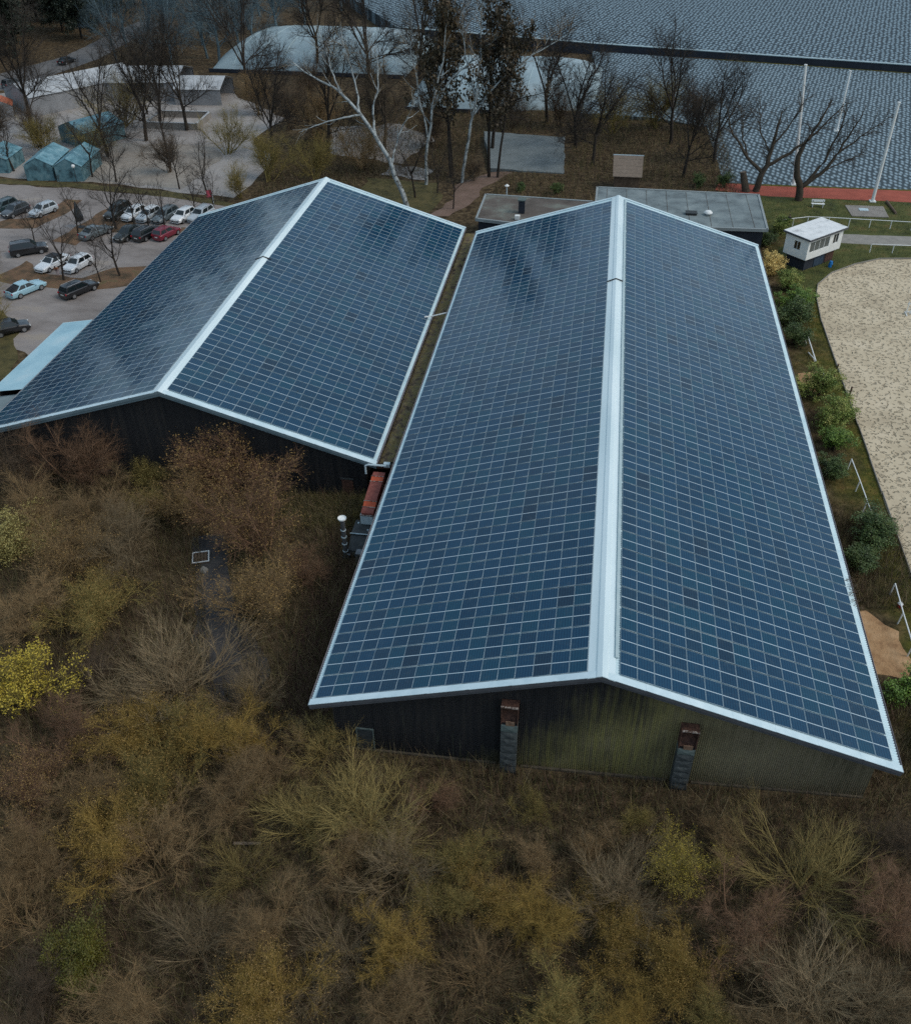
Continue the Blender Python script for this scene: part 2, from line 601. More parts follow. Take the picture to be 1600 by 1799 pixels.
def dimple_mat(name, a, b_, scale, lo=0.14, hi=0.46):
    """blue turf with a regular pattern of pale dimples"""
    m = mat(name, [a, tuple(0.72 * c for c in a)], 0.8, 0.035, detail=5)
    nt = m.node_tree
    N, L = nt.nodes.new, nt.links.new
    bs = nt.nodes['Principled BSDF']
    ge = N('ShaderNodeNewGeometry')
    mp = N('ShaderNodeMapping')
    mp.inputs['Rotation'].default_value = (0, 0, 0.5)
    mp.inputs['Scale'].default_value = (1.0, 0.42, 1)
    L(ge.outputs['Position'], mp.inputs['Vector'])
    vo = N('ShaderNodeTexVoronoi')
    vo.voronoi_dimensions = '2D'
    vo.inputs['Scale'].default_value = scale
    vo.inputs['Randomness'].default_value = 0.35
    L(mp.outputs[0], vo.inputs['Vector'])
    mr = N('ShaderNodeMapRange')
    mr.inputs['From Min'].default_value = lo
    mr.inputs['From Max'].default_value = hi
    mr.inputs['To Min'].default_value = 1
    mr.inputs['To Max'].default_value = 0
    L(vo.outputs['Distance'], mr.inputs['Value'])
    old = bs.inputs['Base Color'].links[0].from_socket
    mx = N('ShaderNodeMix')
    mx.data_type = 'RGBA'
    mx.inputs['B'].default_value = (*b_, 1)
    L(old, mx.inputs['A'])
    L(mr.outputs[0], mx.inputs['Factor'])
    L(mx.outputs['Result'], bs.inputs['Base Color'])
    return m


# car park and its verges (left, behind the first barn)
sheet('parking_lot', [(-125, 96.5), (-63.2, 95.0), (-49.2, 93.2), (-33.6, 89.0), (-33.6, 76.5), (-36.5, 60), (-37.0, 49), (-42, 44), (-46, 47), (-52, 53), (-60, 50), (-125, 60)], GL + 0.008, MT['lot'], 0.35, 3)
sheet('verge_by_far_row', [(-69, 78.2), (-61.0, 79.4), (-59.4, 84.8), (-59.8, 90.2), (-62.2, 90.5), (-61.9, 84.0), (-66.5, 81.8)], GL + 0.016, MT['verge_red'], 0.3, 4)
sheet('verge_between_rows', [(-56.6, 75.2), (-52.6, 74.2), (-52.2, 79.0), (-41.0, 80.2), (-37.5, 80.6), (-37.5, 82.0), (-47.5, 81.8), (-51.9, 88.6), (-54.6, 88.2), (-55.6, 82.2)], GL + 0.016, MT['verge_red'], 0.3, 5)
sheet('verge_by_white_cars', [(-58.0, 62.6), (-56.4, 69.0), (-53.4, 65.6), (-47.0, 64.6), (-44.7, 68.2), (-39.0, 69.4), (-37.5, 65.1), (-43.8, 61.8), (-52.0, 61.6)], GL + 0.016, MT['verge_red'], 0.3, 6)
sheet('mossy_corner', [(-66, 60), (-55, 57.0), (-49.0, 53.2), (-45.4, 46.2), (-43.4, 41), (-60, 30), (-80, 45)], GL + 0.024, MT['verge_green'], 0.5, 7)
sheet('kerb_bank', [(-125, 99.0), (-63, 97.2), (-49, 95.4), (-36, 91.4), (-35, 89.5), (-49, 93.4), (-63, 95.2), (-125, 97.0)], GL + 0.020, MT['verge_green'], 0.3, 8)
sheet('yard', [(-120, 100), (-63, 98.2), (-38, 94), (-38, 112), (-45, 122), (-43, 135), (-60, 152), (-85, 165), (-104, 145), (-125, 140)], GL + 0.006, MT['yard'], 0.6, 9, sub=3)
sheet('sand_yard', [(-74, 99), (-47, 97), (-46, 110), (-50, 118), (-70, 117)], GL + 0.014, mat('pale_sand_yard', [(0.22, 0.195, 0.165), (0.31, 0.28, 0.24)], 0.9, 0.3, detail=8), 0.6, 10)
sheet('road', [(-122, 143), (-104, 148), (-98, 176), (-100, 215), (-107, 217), (-107, 177), (-113, 160), (-124, 156)], GL + 0.016, MT['road'], 0.2, 11)
# thicket floor
sheet('wet_track', [(-15.5, 19.4), (-12.6, 20.2), (-10.8, 15.0), (-8.4, 11.0), (-4.7, 6.2), (-5.4, 3.4), (-8.2, 3.6), (-11.3, 8.6), (-13.2, 14.0)], 0.012, MT['wet'], 0.3, 12, follow=True)
sheet('bare_earth_strip', [(-3.4, 0.5), (-0.2, 1.0), (-0.2, 16.0), (-1.5, 24.8), (-5.2, 25.2), (-4.6, 14.0)], 0.014, mat('red_earth', [(0.030, 0.016, 0.011), (0.060, 0.030, 0.022), (0.095, 0.055, 0.038)], 0.95, 1.6, detail=9, bump=0.5, bscale=7), 0.4, 13, follow=True)
# right side
sheet('riding_arena', [(120, 78.6), (51.0, 78.5), (47.4, 78.0), (44.1, 75.9), (41.1, 73.1), (39.1, 69.7), (38.4, 66.4), (38.0, 60), (38.0, 20), (38.0, -10), (120, -10)], GR + 0.012, arena_mat(), 0.06, 14)
sheet('lawn', [(34.8, 84), (120, 84), (120, 97.8), (36, 98.2), (33.9, 92)], GR + 0.008, MT['lawn'], 0.3, 15)
sheet('lawn_by_arena', [(36.4, 62), (38.4, 66.4), (39.1, 69.7), (41.1, 73.1), (44.1, 75.9), (47.4, 78.0), (51.0, 78.6), (120, 78.7), (120, 82.4), (43, 82.4), (36.0, 80)], GR + 0.006, MT['lawn'], 0.1, 16)
sheet('gravel_path', [(43.0, 85.4), (52.7, 85.7), (120, 86.4), (120, 83.0), (52.0, 82.5), (42.4, 82.4)], GR + 0.016, MT['path'], 0.12, 17)
sheet('red_running_strip', [(30.5, 103.2), (37, 102.6), (120, 104.0), (120, 98.6), (55.5, 98.3), (36.9, 98.4), (29.8, 100)], GR + 0.016, MT['redtrack'], 0.08, 18)
sheet('dug_sand', [(32.6, 15.4), (34.2, 16.0), (35.7, 14.2), (36.4, 11.2), (35.4, 9.8), (32.8, 10.2)], GR + 0.020, MT['dugsand'], 0.25, 19, sub=0.7)
sheet('worn_sand_patch', [(34.2, 48.6), (36.2, 49.4), (36.6, 47.0), (35.4, 45.2), (33.9, 45.8)], GR + 0.020, MT['dugsand'], 0.25, 20, sub=0.7)
# sports ground behind
sheet('sports_pitch', [(9.5, 137), (21.5, 135.5), (30.6, 131), (31.2, 103.3), (120, 104.1), (120, 163.5), (72, 172), (10, 185.5), (12, 160)], GR + 0.010, dimple_mat('pitch_turf', (0.036, 0.058, 0.070), (0.235, 0.32, 0.365), 1.6), 0.1, 21, sub=6, skirt=1.2)
sheet('far_pitch', [(-34.5, 199.2), (10, 187.3), (72, 174.0), (160, 161), (420, 300), (300, 700), (-150, 700), (-64, 255)], -2.6, dimple_mat('far_turf', (0.022, 0.040, 0.052), (0.215, 0.305, 0.355), 1.25), 0.1, 22, sub=12, skirt=3.0)
sheet('courtyard_paving', [(-2.6, 108), (8.4, 107), (7.6, 125.2), (-6.0, 127)], -4.05, mat('court_paving', [(0.115, 0.135, 0.135), (0.17, 0.195, 0.195)], 0.85, 0.5, detail=9), 0.2, 23, skirt=1.2)
sheet('pale_paving', [(-30, 116), (-17, 112), (-14, 126), (-22, 134), (-33, 130)], 0.02, MT['yard'], .5, 26, follow=True)
sheet('pale_paving', [(-19.5, 106.5), (-12.5, 105), (-11.5, 110), (-18, 111.5)], 0.03, MT['yard'], .5, 27, follow=True)
sheet('footpath', [(-9.0, 90.2), (-6.6, 97.0), (-7.4, 103.0), (-2.4, 108.0), (1.2, 108.0), (-3.0, 101.0), (-3.2, 96.0), (-6.2, 90.0)], 0.02, MT['footpath'], 0.3, 24, follow=True)
sheet('grass_bank', [(-20, 92.5), (-9.6, 90.5), (-8.2, 97), (-10, 104), (-21, 105)], 0.012, MT['verge_green'], 0.4, 25, follow=True)


# ------------------------------------------------------------------ the two solar barns
def corrugated(origin, along, length, down, normal, period, amp, segs, phase=0.0, profile='sine'):
    """sheet with waves along one axis, straight along the other"""
    o, al, dn, nn = (np.array(a, float) for a in (origin, along, down, normal))
    n = int(length / period * segs)
    t = np.linspace(0, length, n + 1)
    w = np.sin(2 * np.pi * t / period + phase)
    if profile == 'trap':
        w = np.clip(w * 1.8, -1, 1)
    top = o + t[:, None] * al + (amp * w)[:, None] * nn
    bot = top + dn
    V = np.concatenate([top, bot])
    i = np.arange(n)
    return V, np.stack([i, i + n + 1, i + n + 2, i + 1], 1)


PW, PL = 0.0, 0.0


def panel_mesh(w, l, gm, name):
    """framed module, origin at its centre on the rails; x down the slope, y along the ridge"""
    a, b, t, r = w / 2, l / 2, 0.035, 0.015
    V = [(-a, -b, 0), (a, -b, 0), (a, b, 0), (-a, b, 0), (-a, -b, t), (a, -b, t), (a, b, t), (-a, b, t),
         (-a + r, -b + r, t), (a - r, -b + r, t), (a - r, b - r, t), (-a + r, b - r, t)]
    F = [(0, 1, 5, 4), (1, 2, 6, 5), (2, 3, 7, 6), (3, 0, 4, 7), (4, 5, 9, 8), (5, 6, 10, 9), (6, 7, 11, 10), (7, 4, 8, 11), (8, 9, 10, 11)]
    return np.array(V, float), np.array(F), [0] * 8 + [1]


def panel_uv(F, V):
    uv = np.zeros((len(F), 4, 2))
    uv[8] = [(0, 0), (1, 0), (1, 1), (0, 1)]
    return uv


def build_panels(barn, slopes, quota, seed):
    """slopes: list of (corner at low front of the array, unit down->up slope vector, normal, cols, rows, colpitch, rowpitch)"""
    r_ = random.Random(seed)
    cells = []
    for sl in slopes:
        c0, up, nrm, nc, nr, pc, pr = sl
        for c in range(nc):
            for r in range(nr):
                p = Vector(c0) + Vector(up) * ((c + 0.5) * pc) + Vector((0, (r + 0.5) * pr, 0))
                k = r_.choices((0, 1, 2, 3, 4), (44, 24, 24, 6, 2))[0]
                d = p - CAM
                score = abs(d.normalized().dot(Vector(nrm))) / d.length_squared
                cells.append((score, p, up, nrm, pc, pr, k, r_.gauss(0, 0.005), r_.gauss(0, 0.005)))
    cells.sort(key=lambda q: -q[0])
    cache = {}
    VV, FF, MI, UV = [], [], [], []
    off = 0
    for i, (_s, p, up, nrm, pc, pr, k, t1, t2) in enumerate(cells):
        up, nrm = Vector(up), Vector(nrm)
        yy = nrm.cross(up).normalized()
        R = Matrix((up, yy, nrm)).transposed() @ Euler((t1, t2, 0)).to_matrix()
        V, F, mi = panel_mesh(pc - 0.016, pr - 0.085, k, '')
        if i < quota:
            key = (round(pc, 3), round(pr, 3), k)
            if key not in cache:
                cache[key] = mesh_np('solar_panel', V, F, [MT['frame'], PANEL_MATS[k]], mi, panel_uv(F, V))
            o = link('solar_panel', cache[key], barn)
            o.matrix_local = barn.matrix_world.inverted() @ (Matrix.Translation(p) @ R.to_4x4())
        else:
            Rn = np.array(R)
            VV.append(V @ Rn.T + np.array(p) - np.array(barn.location))
            FF.append(F + off)
            off += len(V)
            MI += [0] * 8 + [k + 1]
            UV.append(panel_uv(F, V))
    me = mesh_np('solar_panel_rows', np.concatenate(VV), np.concatenate(FF), [MT['frame']] + PANEL_MATS, MI, np.concatenate(UV))
    stuff(link('solar_panel_rows', me, barn))


def make_barn(name, label, x0, x1, xm, y0, y1, ze, zr, wall_mat, fascia_mat, inset_front, wx0, wx1, cap_w):
    """gable barn, ridge along Y; returns its Empty. Children are in world-aligned local space."""
    barn = thing(name, label, 'barn', (xm, y0, ground(xm)))
    L0 = Vector(barn.location)
    bpy.context.view_layer.update()

    def part(nm, mb_or_me, mats=None, smooth=False):
        me = mb_or_me if isinstance(mb_or_me, bpy.types.Mesh) else mb_or_me.mesh(nm, mats, smooth)
        me.transform(Matrix.Translation(-L0))
        return link(nm, me, barn)
    Ly = y1 - y0
    for s, xe in ((-1, x0), (1, x1)):
        dn = Vector((xe - xm, 0, ze - zr))
        nrm = Vector((-dn.z * s, 0, abs(dn.x))).normalized()
        if nrm.z < 0:
            nrm = -nrm
        V, F = corrugated((xm, y0, zr), (0, 1, 0), Ly, dn, nrm, 0.177, 0.024, 6)
        part('roof_slope', mesh_np('roof_slope', V, F, MT['roof'], smooth=True))
        # underside boarding
        u = MB().add([(xm, y0 + .03, zr - .16), (xe, y0 + .03, ze - .16), (xe, y1 - .03, ze - .16), (xm, y1 - .03, zr - .16)], [(0, 1, 2, 3)])
        part('soffit', u, MT['soffit'])
        # white flashing folded over the verges, dark bargeboards in two steps beneath
        for yy, sg in ((y0, -1), (y1, 1)):
            ya, yb = (yy - 0.02, yy + 0.42) if sg < 0 else (yy - 0.36, yy + 0.02)
            e = dn.normalized()
            n3 = nrm * 0.055
            A, B = Vector((xm, 0, zr)), Vector((xe, 0, ze)) + e * 0.05
            nl = 7
            for kk in range(nl):
                a0, a1 = kk / nl, (kk + 1) / nl + (.012 if kk < nl - 1 else 0)
                A2, B2 = A.lerp(B, a0), A.lerp(B, a1)
                mb = MB()
                vs = []
                for q in (0.0, 1.0):
                    for P_, lf in ((A2, 0.006), (B2, 0.0)):
                        for y in (ya, yb):
                            vs.append(P_ + nrm * (0.032 + 0.03 * q + lf) + Vector((0, y, 0)))
                mb.add(vs, [(0, 1, 3, 2), (4, 6, 7, 5), (0, 2, 6, 4), (1, 5, 7, 3), (0, 4, 5, 1), (2, 3, 7, 6)])
                part('verge_flashing', mb, MT['flash'])
            for dep, z0, z1 in ((0.0, 0.03, -0.20), (0.07, -0.203, -0.42)):
                m2 = MB()
                yq = yy + (0.0 - 0.015 + dep if sg < 0 else 0.015 - dep)
                yr = yq + (0.05 if sg < 0 else -0.05)
                vs = [A + Vector((0, yq, z1)), B + Vector((0, yq, z1)), B + Vector((0, yr, z1)), A + Vector((0, yr, z1)),
                      A + Vector((0, yq, z0)), B + Vector((0, yq, z0)), B + Vector((0, yr, z0)), A + Vector((0, yr, z0))]
                m2.hexa(vs)
                part('bargeboard', m2, fascia_mat)
        # eaves gutter
        g_ = MB()
        n = 6
        prof = [(0.0, 0.02), (0.0, -0.11), (0.05, -0.15), (0.11, -0.15), (0.15, -0.11), (0.15, 0.0), (0.138, 0.0), (0.138, -0.105), (0.105, -0.138), (0.055, -0.138), (0.012, -0.105), (0.012, 0.02)]
        vs = [(xe + s * (px - 0.03), y, ze + pz - 0.02) for y in (y0 + .05, y1 - .05) for px, pz in prof]
        k = len(prof)
        g_.add(vs, [(i, (i + 1) % k, k + (i + 1) % k, k + i) for i in range(k)] + [tuple(range(k)), tuple(range(2 * k - 1, k - 1, -1))])
        part('gutter', g_, MT['gutter'])
    # ridge capping: folded centre, two wings
    mb = MB()
    sl, sr = (zr - ze) / (xm - x0), (zr - ze) / (x1 - xm)
    pts = [(-cap_w[0], -cap_w[0] * sl + .035), (-0.34, -0.34 * sl + .055), (-0.26, -0.26 * sl + .10), (0, .115), (0.26, -0.26 * sr + .10), (0.34, -0.34 * sr + .055), (cap_w[1], -cap_w[1] * sr + .035)]
    nsec = int(round(Ly / 3.0))
    for k_ in range(nsec):
        ya, yb = y0 - .03 + (Ly + .06) * k_ / nsec, y0 - .03 + (Ly + .06) * (k_ + 1) / nsec + (.08 if k_ < nsec - 1 else 0)
        mb = MB()
        lift = .012
        vs = [(xm + a, y, zr + b + d_) for y, d_ in ((ya, 0), (yb, lift)) for a, b in pts]
        vs += [(xm + a, y, zr + b - 0.03 + d_) for y, d_ in ((ya, 0), (yb, lift)) for a, b in pts]
        fs = [(i, i + 1, i + 8, i + 7) for i in range(6)]
        fs += [(i, i + 14, i + 15, i + 1) for i in range(6)] + [(i + 7, i + 8, i + 22, i + 21) for i in range(6)]
        mb.add(vs, fs)
        part('ridge_cap', mb, MT['cap'])
    # walls
    for yy, sg in ((y0 + inset_front, -1), (y1 - inset_front, 1)):
        per, segs = 0.114, 6
        if sg > 0:
            per, segs = 0.4, 2
        nx = int((wx1 - wx0) / per * segs)
        xs = np.linspace(wx0, wx1, nx + 1)
        top = np.where(xs < xm, ze + (xs - x0) * sl, ze + (x1 - xs) * sr) - 0.20
        bot = ground_np(xs) - 0.3
        ys = yy + (0.030 if sg < 0 else 0.02) * np.sin(2 * np.pi * xs / per)
        V = np.concatenate([np.stack([xs, ys, bot], 1), np.stack([xs, ys, top], 1)])
        i = np.arange(nx)
        part('gable_wall', mesh_np('gable_wall', V, np.stack([i, i + 1, i + nx + 2, i + nx + 1], 1), wall_mat, smooth=True))
    for xx, xe in ((wx0, x0), (wx1, x1)):
        zt = (ze + (xx - x0) * sl if xe == x0 else ze + (x1 - xx) * sr) - 0.2
        V, F = corrugated((xx, y0 + inset_front, zt), (0, 1, 0), Ly - 2 * inset_front, (0, 0, ground(xx) - 0.3 - zt), (1, 0, 0), 0.304, 0.013, 4)
        part('side_wall', mesh_np('side_wall', V, F, wall_mat, smooth=True))
    bpy.context.view_layer.update()
    return barn, part


def black_wall_mat(mossy):
    m = mat('barn_sheeting' + ('_mossy' if mossy else ''), [(0.0125, 0.0135, 0.0155), (0.021, 0.021, 0.022), (0.034, 0.031, 0.028)], 0.8, 0.9, stretch=(3.5, 3.5, 0.16), detail=8, spec=0.3)
    if not mossy:
        return m
    nt = m.node_tree
    N, L = nt.nodes.new, nt.links.new
    b = nt.nodes['Principled BSDF']
    ge = N('ShaderNodeNewGeometry')
    sp = N('ShaderNodeSeparateXYZ')
    L(ge.outputs['Position'], sp.inputs[0])
    n1 = N('ShaderNodeTexNoise')
    n1.inputs['Scale'].default_value = 0.22
    n1.inputs['Detail'].default_value = 7
    n1.inputs['Roughness'].default_value = 0.6
    L(ge.outputs['Position'], n1.inputs['Vector'])

    def mth(op, a, b_=0.0, c=0.0):
        n = N('ShaderNodeMath')
        n.operation = op
        for i, v in enumerate((a, b_, c)):
            if isinstance(v, (int, float)):
                n.inputs[i].default_value = v
            else:
                L(v, n.inputs[i])
        return n.outputs[0]

    def rng(v, a, b_, lo=0.0, hi=1.0):
        n = N('ShaderNodeMapRange')
        n.inputs['From Min'].default_value = a
        n.inputs['From Max'].default_value = b_
        n.inputs['To Min'].default_value = lo
        n.inputs['To Max'].default_value = hi
        L(v, n.inputs['Value'])
        return n.outputs[0]
    n2 = N('ShaderNodeTexNoise')
    n2.inputs['Scale'].default_value = 1.0
    n2.inputs['Detail'].default_value = 9
    mp = N('ShaderNodeMapping')
    mp.inputs['Scale'].default_value = (4.5, 4.5, 0.28)
    L(ge.outputs['Position'], mp.inputs['Vector'])
    L(mp.outputs[0], n2.inputs['Vector'])
    # algae has crept over the sheets from the right-hand end, thickest low down near the second shaft
    edge = mth('ADD', sp.outputs['X'], mth('MULTIPLY', n1.outputs['Fac'], 7.0))
    edge = mth('SUBTRACT', edge, mth('MULTIPLY', sp.outputs['Z'], 1.0))
    edge = mth('ADD', edge, mth('MULTIPLY', n2.outputs['Fac'], 5.0))
    on = rng(edge, 19.0, 24.0)
    streak = rng(n2.outputs['Fac'], 0.60, 0.78)
    r2 = N('ShaderNodeValToRGB')
    e = r2.color_ramp.elements
    e[0].position, e[0].color = 0.34, (0.050, 0.045, 0.026, 1)
    e[1].position, e[1].color = 0.66, (0.215, 0.185, 0.110, 1)
    L(n1.outputs['Fac'], r2.inputs['Fac'])
    r3 = N('ShaderNodeValToRGB')
    e = r3.color_ramp.elements
    e[0].position, e[0].color = 0.0, (0.205, 0.185, 0.062, 1)
    e[1].position, e[1].color = 1.0, (0.185, 0.155, 0.100, 1)
    L(rng(sp.outputs['X'], 18.0, 24.0), r3.inputs['Fac'])
    mx0 = N('ShaderNodeMix')
    mx0.data_type = 'RGBA'
    L(rng(n2.outputs['Fac'], 0.38, 0.62, 0.15, 0.95), mx0.inputs['Factor'])
    L(r2.outputs['Color'], mx0.inputs['A'])
    L(r3.outputs['Color'], mx0.inputs['B'])
    old = b.inputs['Base Color'].links[0].from_socket
    mxs = N('ShaderNodeMix')
    mxs.data_type = 'RGBA'
    mxs.inputs['B'].default_value = (0.11, 0.115, 0.075, 1)
    L(old, mxs.inputs['A'])
    low = rng(sp.outputs['Z'], 0.4, -3.2, 0.0, 0.8)
    L(mth('MULTIPLY', streak, low), mxs.inputs['Factor'])
    mx = N('ShaderNodeMix')
    mx.data_type = 'RGBA'
    L(on, mx.inputs['Factor'])
    L(mxs.outputs['Result'], mx.inputs['A'])
    L(mx0.outputs['Result'], mx.inputs['B'])
    L(mx.outputs['Result'], b.inputs['Base Color'])
    return m


# ---- the long barn on the right (B) and the shorter one on the left (A)
BX0, BX1, BXM, BY0, BY1, BZE, BZR = 0.0, 32.16, 16.08, 0.0, 72.2, 0.0, 4.862
barnB, partB = make_barn('barn', 'long black barn under two slopes of solar panels, its mossy gable wall facing the thicket', BX0, BX1, BXM, BY0, BY1, BZE, BZR,
                         black_wall_mat(True), MT['fascia'], 0.67, 1.1, 31.1, (0.74, 0.70))
AX0, AX1, AXM, AY0, AY1, AZE, AZR = -36.04, -1.92, -18.98, 25.58, 76.65, -1.276, 4.058
barnA, partA = make_barn('barn', 'shorter black barn under solar panels, beside the car park, with a plain dark gable', AX0, AX1, AXM, AY0, AY1, AZE, AZR,
                         black_wall_mat(False), MT['fascia_blue'], 0.55, -34.9, -2.9, (0.62, 0.62))


def slope_basis(xe, xm, ze, zr):
    up = Vector((xm - xe, 0, zr - ze)).normalized()
    n = Vector((-up.z, 0, up.x))
    if n.z < 0:
        n = -n
    return up, n


def array(xe, xm, ze, zr, y_start, off, nc, nr, pc, pr):
    up, n = slope_basis(xe, xm, ze, zr)
    p = Vector((xe, y_start, ze)) + up * off + n * 0.055
    return (p, up, n, nc, nr, pc, pr)


build_panels(barnB, [
    array(BX0, BXM, BZE, BZR, 0.40, 0.29, 16, 41, 0.984, 1.722),
    array(BX1, BXM, BZE, BZR, 0.48, 0.46, 16, 41, 0.962, 1.722)], 300, 21)
build_panels(barnA, [
    array(AX1, AXM, AZE, AZR, AY0 + 0.62, 0.30, 16, 28, 1.068, 1.762),
    array(AX0, AXM, AZE, AZR, AY0 + 0.45, 0.22, 16, 28, 1.066, 1.768)], 300, 22)

# cable tray beside the ridge, dark straps across the ridge caps, clutter in the right-hand gutter
up, nn = slope_basis(BX1, BXM, BZE, BZR)
mb = MB()
rot = Matrix((Vector((-up.x, 0, -up.z)), Vector((0, 1, 0)), nn)).transposed()
mb.box(Vector((BX1, 36.6, BZE)) + up * 16.06 + nn * 0.10, (0.17, 70.0, 0.09), rot=rot)
partB('cable_tray', mb, MT['tray'])
for prt, xm, zr, y, sl in ((partB, BXM, BZR, 49.4, 0.302), (partA, AXM, AZR, 52.1, 0.3127)):
    mb = MB()
    p = [(-0.80, -0.80 * sl + .10), (-0.3, -0.3 * sl + .15), (0, .17), (0.3, -0.3 * sl + .15), (0.80, -0.80 * sl + .10)]
    mb.path([(xm + a, y + 0.12 * a, zr + b) for a, b in p], 0.055, 6)
    prt('ridge_strap', mb, MT['dark'])
mb = MB()
rr = random.Random(5)
for i in range(26):
    yy = 12.6 + i * 0.11
    mb.tube((32.0 + rr.uniform(-.4, .1), yy, .06), (32.25 + rr.uniform(-.1, .2), yy + rr.uniform(-.5, .5), .12 + rr.uniform(0, .3)), 0.012, n=4)
partB('dead_twig', mb, MT['wood']).name = 'twig_litter'
# light strip of footing along the front wall
mb = MB()
for a, b in ((1.1, 10.7), (12.1, 20.4), (21.8, 31.1)):
    mb.hexa([(a, .52, ground(a) - .1), (b, .52, ground(b) - .1), (b, .68, ground(b) - .1), (a, .68, ground(a) - .1),
             (a, .52, ground(a) + .12), (b, .52, ground(b) + .12), (b, .68, ground(b) + .12), (a, .68, ground(a) + .12)])
partB('plinth', mb, mat('plinth_stone', [(0.035, 0.03, 0.022), (0.12, 0.10, 0.07)], 0.95, 2.5, detail=8))
# blank side hatch in the corner of barn A's wall
mb = MB().box((-4.5, AY0 + 0.46, -4.2), (0.9, 0.1, 1.9)).box((-4.5, AY0 + 0.42, -3.2), (1.15, 0.12, 0.1), mi=1)
partA('wall_hatch', mb, [MT['rust'], MT['machine']])
mb = MB()
for dx in (-.5, .5):
    mb.box((2.9 + dx, 0.60, -3.3), (0.07, 0.08, 1.9))
mb.box((2.9, 0.60, -2.32), (1.07, 0.08, 0.07))
partB('door_frame', mb, MT['shaft_pale'])
mb = MB().box((2.9, 0.625, -3.3), (0.92, 0.05, 1.88))
partB('door', mb, MT['machine'])

# lean-to at the outer side of barn A, and the grey one in front of it
t = thing('lean_to', 'pale blue sheet-metal lean-to roof along the left barn, facing the car park', 'lean-to', (-38.2, 40, GL))


def lean_to(t, xa, xb, y0, y1, za, zb, m, wall_m, endm):
    L0 = Vector(t.location)
    dn = Vector((xb - xa, 0, zb - za))
    n = Vector((dn.z, 0, -dn.x)).normalized()
    V, F = corrugated(Vector((xa, y0, za)) - L0, (0, 1, 0), y1 - y0, dn, n, 0.2, 0.018, 6, profile='trap')
    link('roof_sheet', mesh_np('roof_sheet', V, F, m, smooth=True), t)
    mb = MB().hexa([Vector(q) - L0 for q in [(xa, y1 - .02, za - .16), (xb, y1 - .02, zb - .16), (xb, y1 + .05, zb - .16), (xa, y1 + .05, za - .16),
                                           (xa, y1 - .02, za + .02), (xb, y1 - .02, zb + .02), (xb, y1 + .05, zb + .02), (xa, y1 + .05, za + .02)]])
    mb.box(Vector((xb - .02, (y0 + y1) / 2, zb - .09)) - L0, (0.05, y1 - y0, 0.14))
    mb.build('edge_trim', endm, t)
    k = int((y1 - y0) / 3.4)
    me = None
    for i in range(k + 1):
        if me is None:
            me = MB().box((0, 0, (zb - GL) / 2 - .1), (0.12, 0.12, zb - GL - .1)).mesh('post', MT['soffit'])
        link('post', me, t, Vector((xb + .25, y0 + .2 + i * (y1 - y0 - .4) / k, GL)) - L0)
    MB().box(Vector((xb + .9, (y0 + y1) / 2, (zb + GL) / 2)) - L0, (0.06, y1 - y0 - .3, zb - GL - .2)).build('wall', wall_m, t)


MT['leanblue'] = mat('lean_to_sheet', [(0.26, 0.43, 0.50), (0.34, 0.52, 0.58), (0.42, 0.56, 0.60)], 0.5, 0.35, detail=7)
MT['leangrey'] = mat('lean_to_grey', [(0.12, 0.16, 0.17), (0.19, 0.235, 0.24)], 0.6, 0.5, detail=7)
lean_to(t, -35.9, -40.0, 33.5, 47.6, -1.55, -2.25, MT['leanblue'], MT['soffit'], MT['flash'])
t = thing('lean_to', 'weathered grey lean-to roof in front of the pale blue one, at the left edge', 'lean-to', (-38.2, 30, GL))
lean_to(t, -35.95, -40.0, 27.2, 33.2, -1.9, -2.7, MT['leangrey'], MT['soffit'], MT['fascia_blue'])

# mossy valley roof between the barns
t = thing('valley_roof', 'narrow moss-grown valley roof in the gap between the two barns', 'roof', (-1.0, 50, -4.6))
MB().box((-0.0, 1.2, 2.72), (1.75, 49.6, 0.2)).build('roof_deck', MT['felt_moss'], t)
MB().box((0.0, -23.75, 2.72), (1.9, 0.14, 0.34)).build('end_beam', MT['rust'], t)
nx_, ny_ = 9, 400
rs = np.random.RandomState(4)
gxv, gyv = np.meshgrid(np.linspace(-0.86, 0.86, nx_), np.linspace(-23.5, 25.9, ny_))
lump = rs.rand(ny_, nx_) * 0.10
for q in range(90):
    a, b, s, h = rs.uniform(-.8, .8), rs.uniform(-23.5, 25.9), rs.uniform(.15, .6), rs.uniform(.05, .26)
    lump += h * np.exp(-((gxv - a) ** 2 + (gyv - b) ** 2) / (s * s))
lump[:, 0] = lump[:, -1] = 0
V = np.stack([gxv.ravel(), gyv.ravel(), 2.83 + lump.ravel()], 1)
ii, jj = np.meshgrid(np.arange(ny_ - 1), np.arange(nx_ - 1), indexing='ij')
a = (ii * nx_ + jj).ravel()
stuff(link('moss', mesh_np('moss', V, np.stack([a, a + 1, a + nx_ + 1, a + nx_], 1), MT['moss']), t))
t = thing('crossover_pipe', 'white pipe bridging the mossy gap between the two barn roofs', 'pipe', (-1.0, 51.3, -0.9))
MB().path([(-1.45, -0.35, 0.10), (-0.95, 0, 0.0), (1.05, 0, 0.62), (1.5, .1, .78)], 0.07, 8).build('pipe', MT['white'], t)


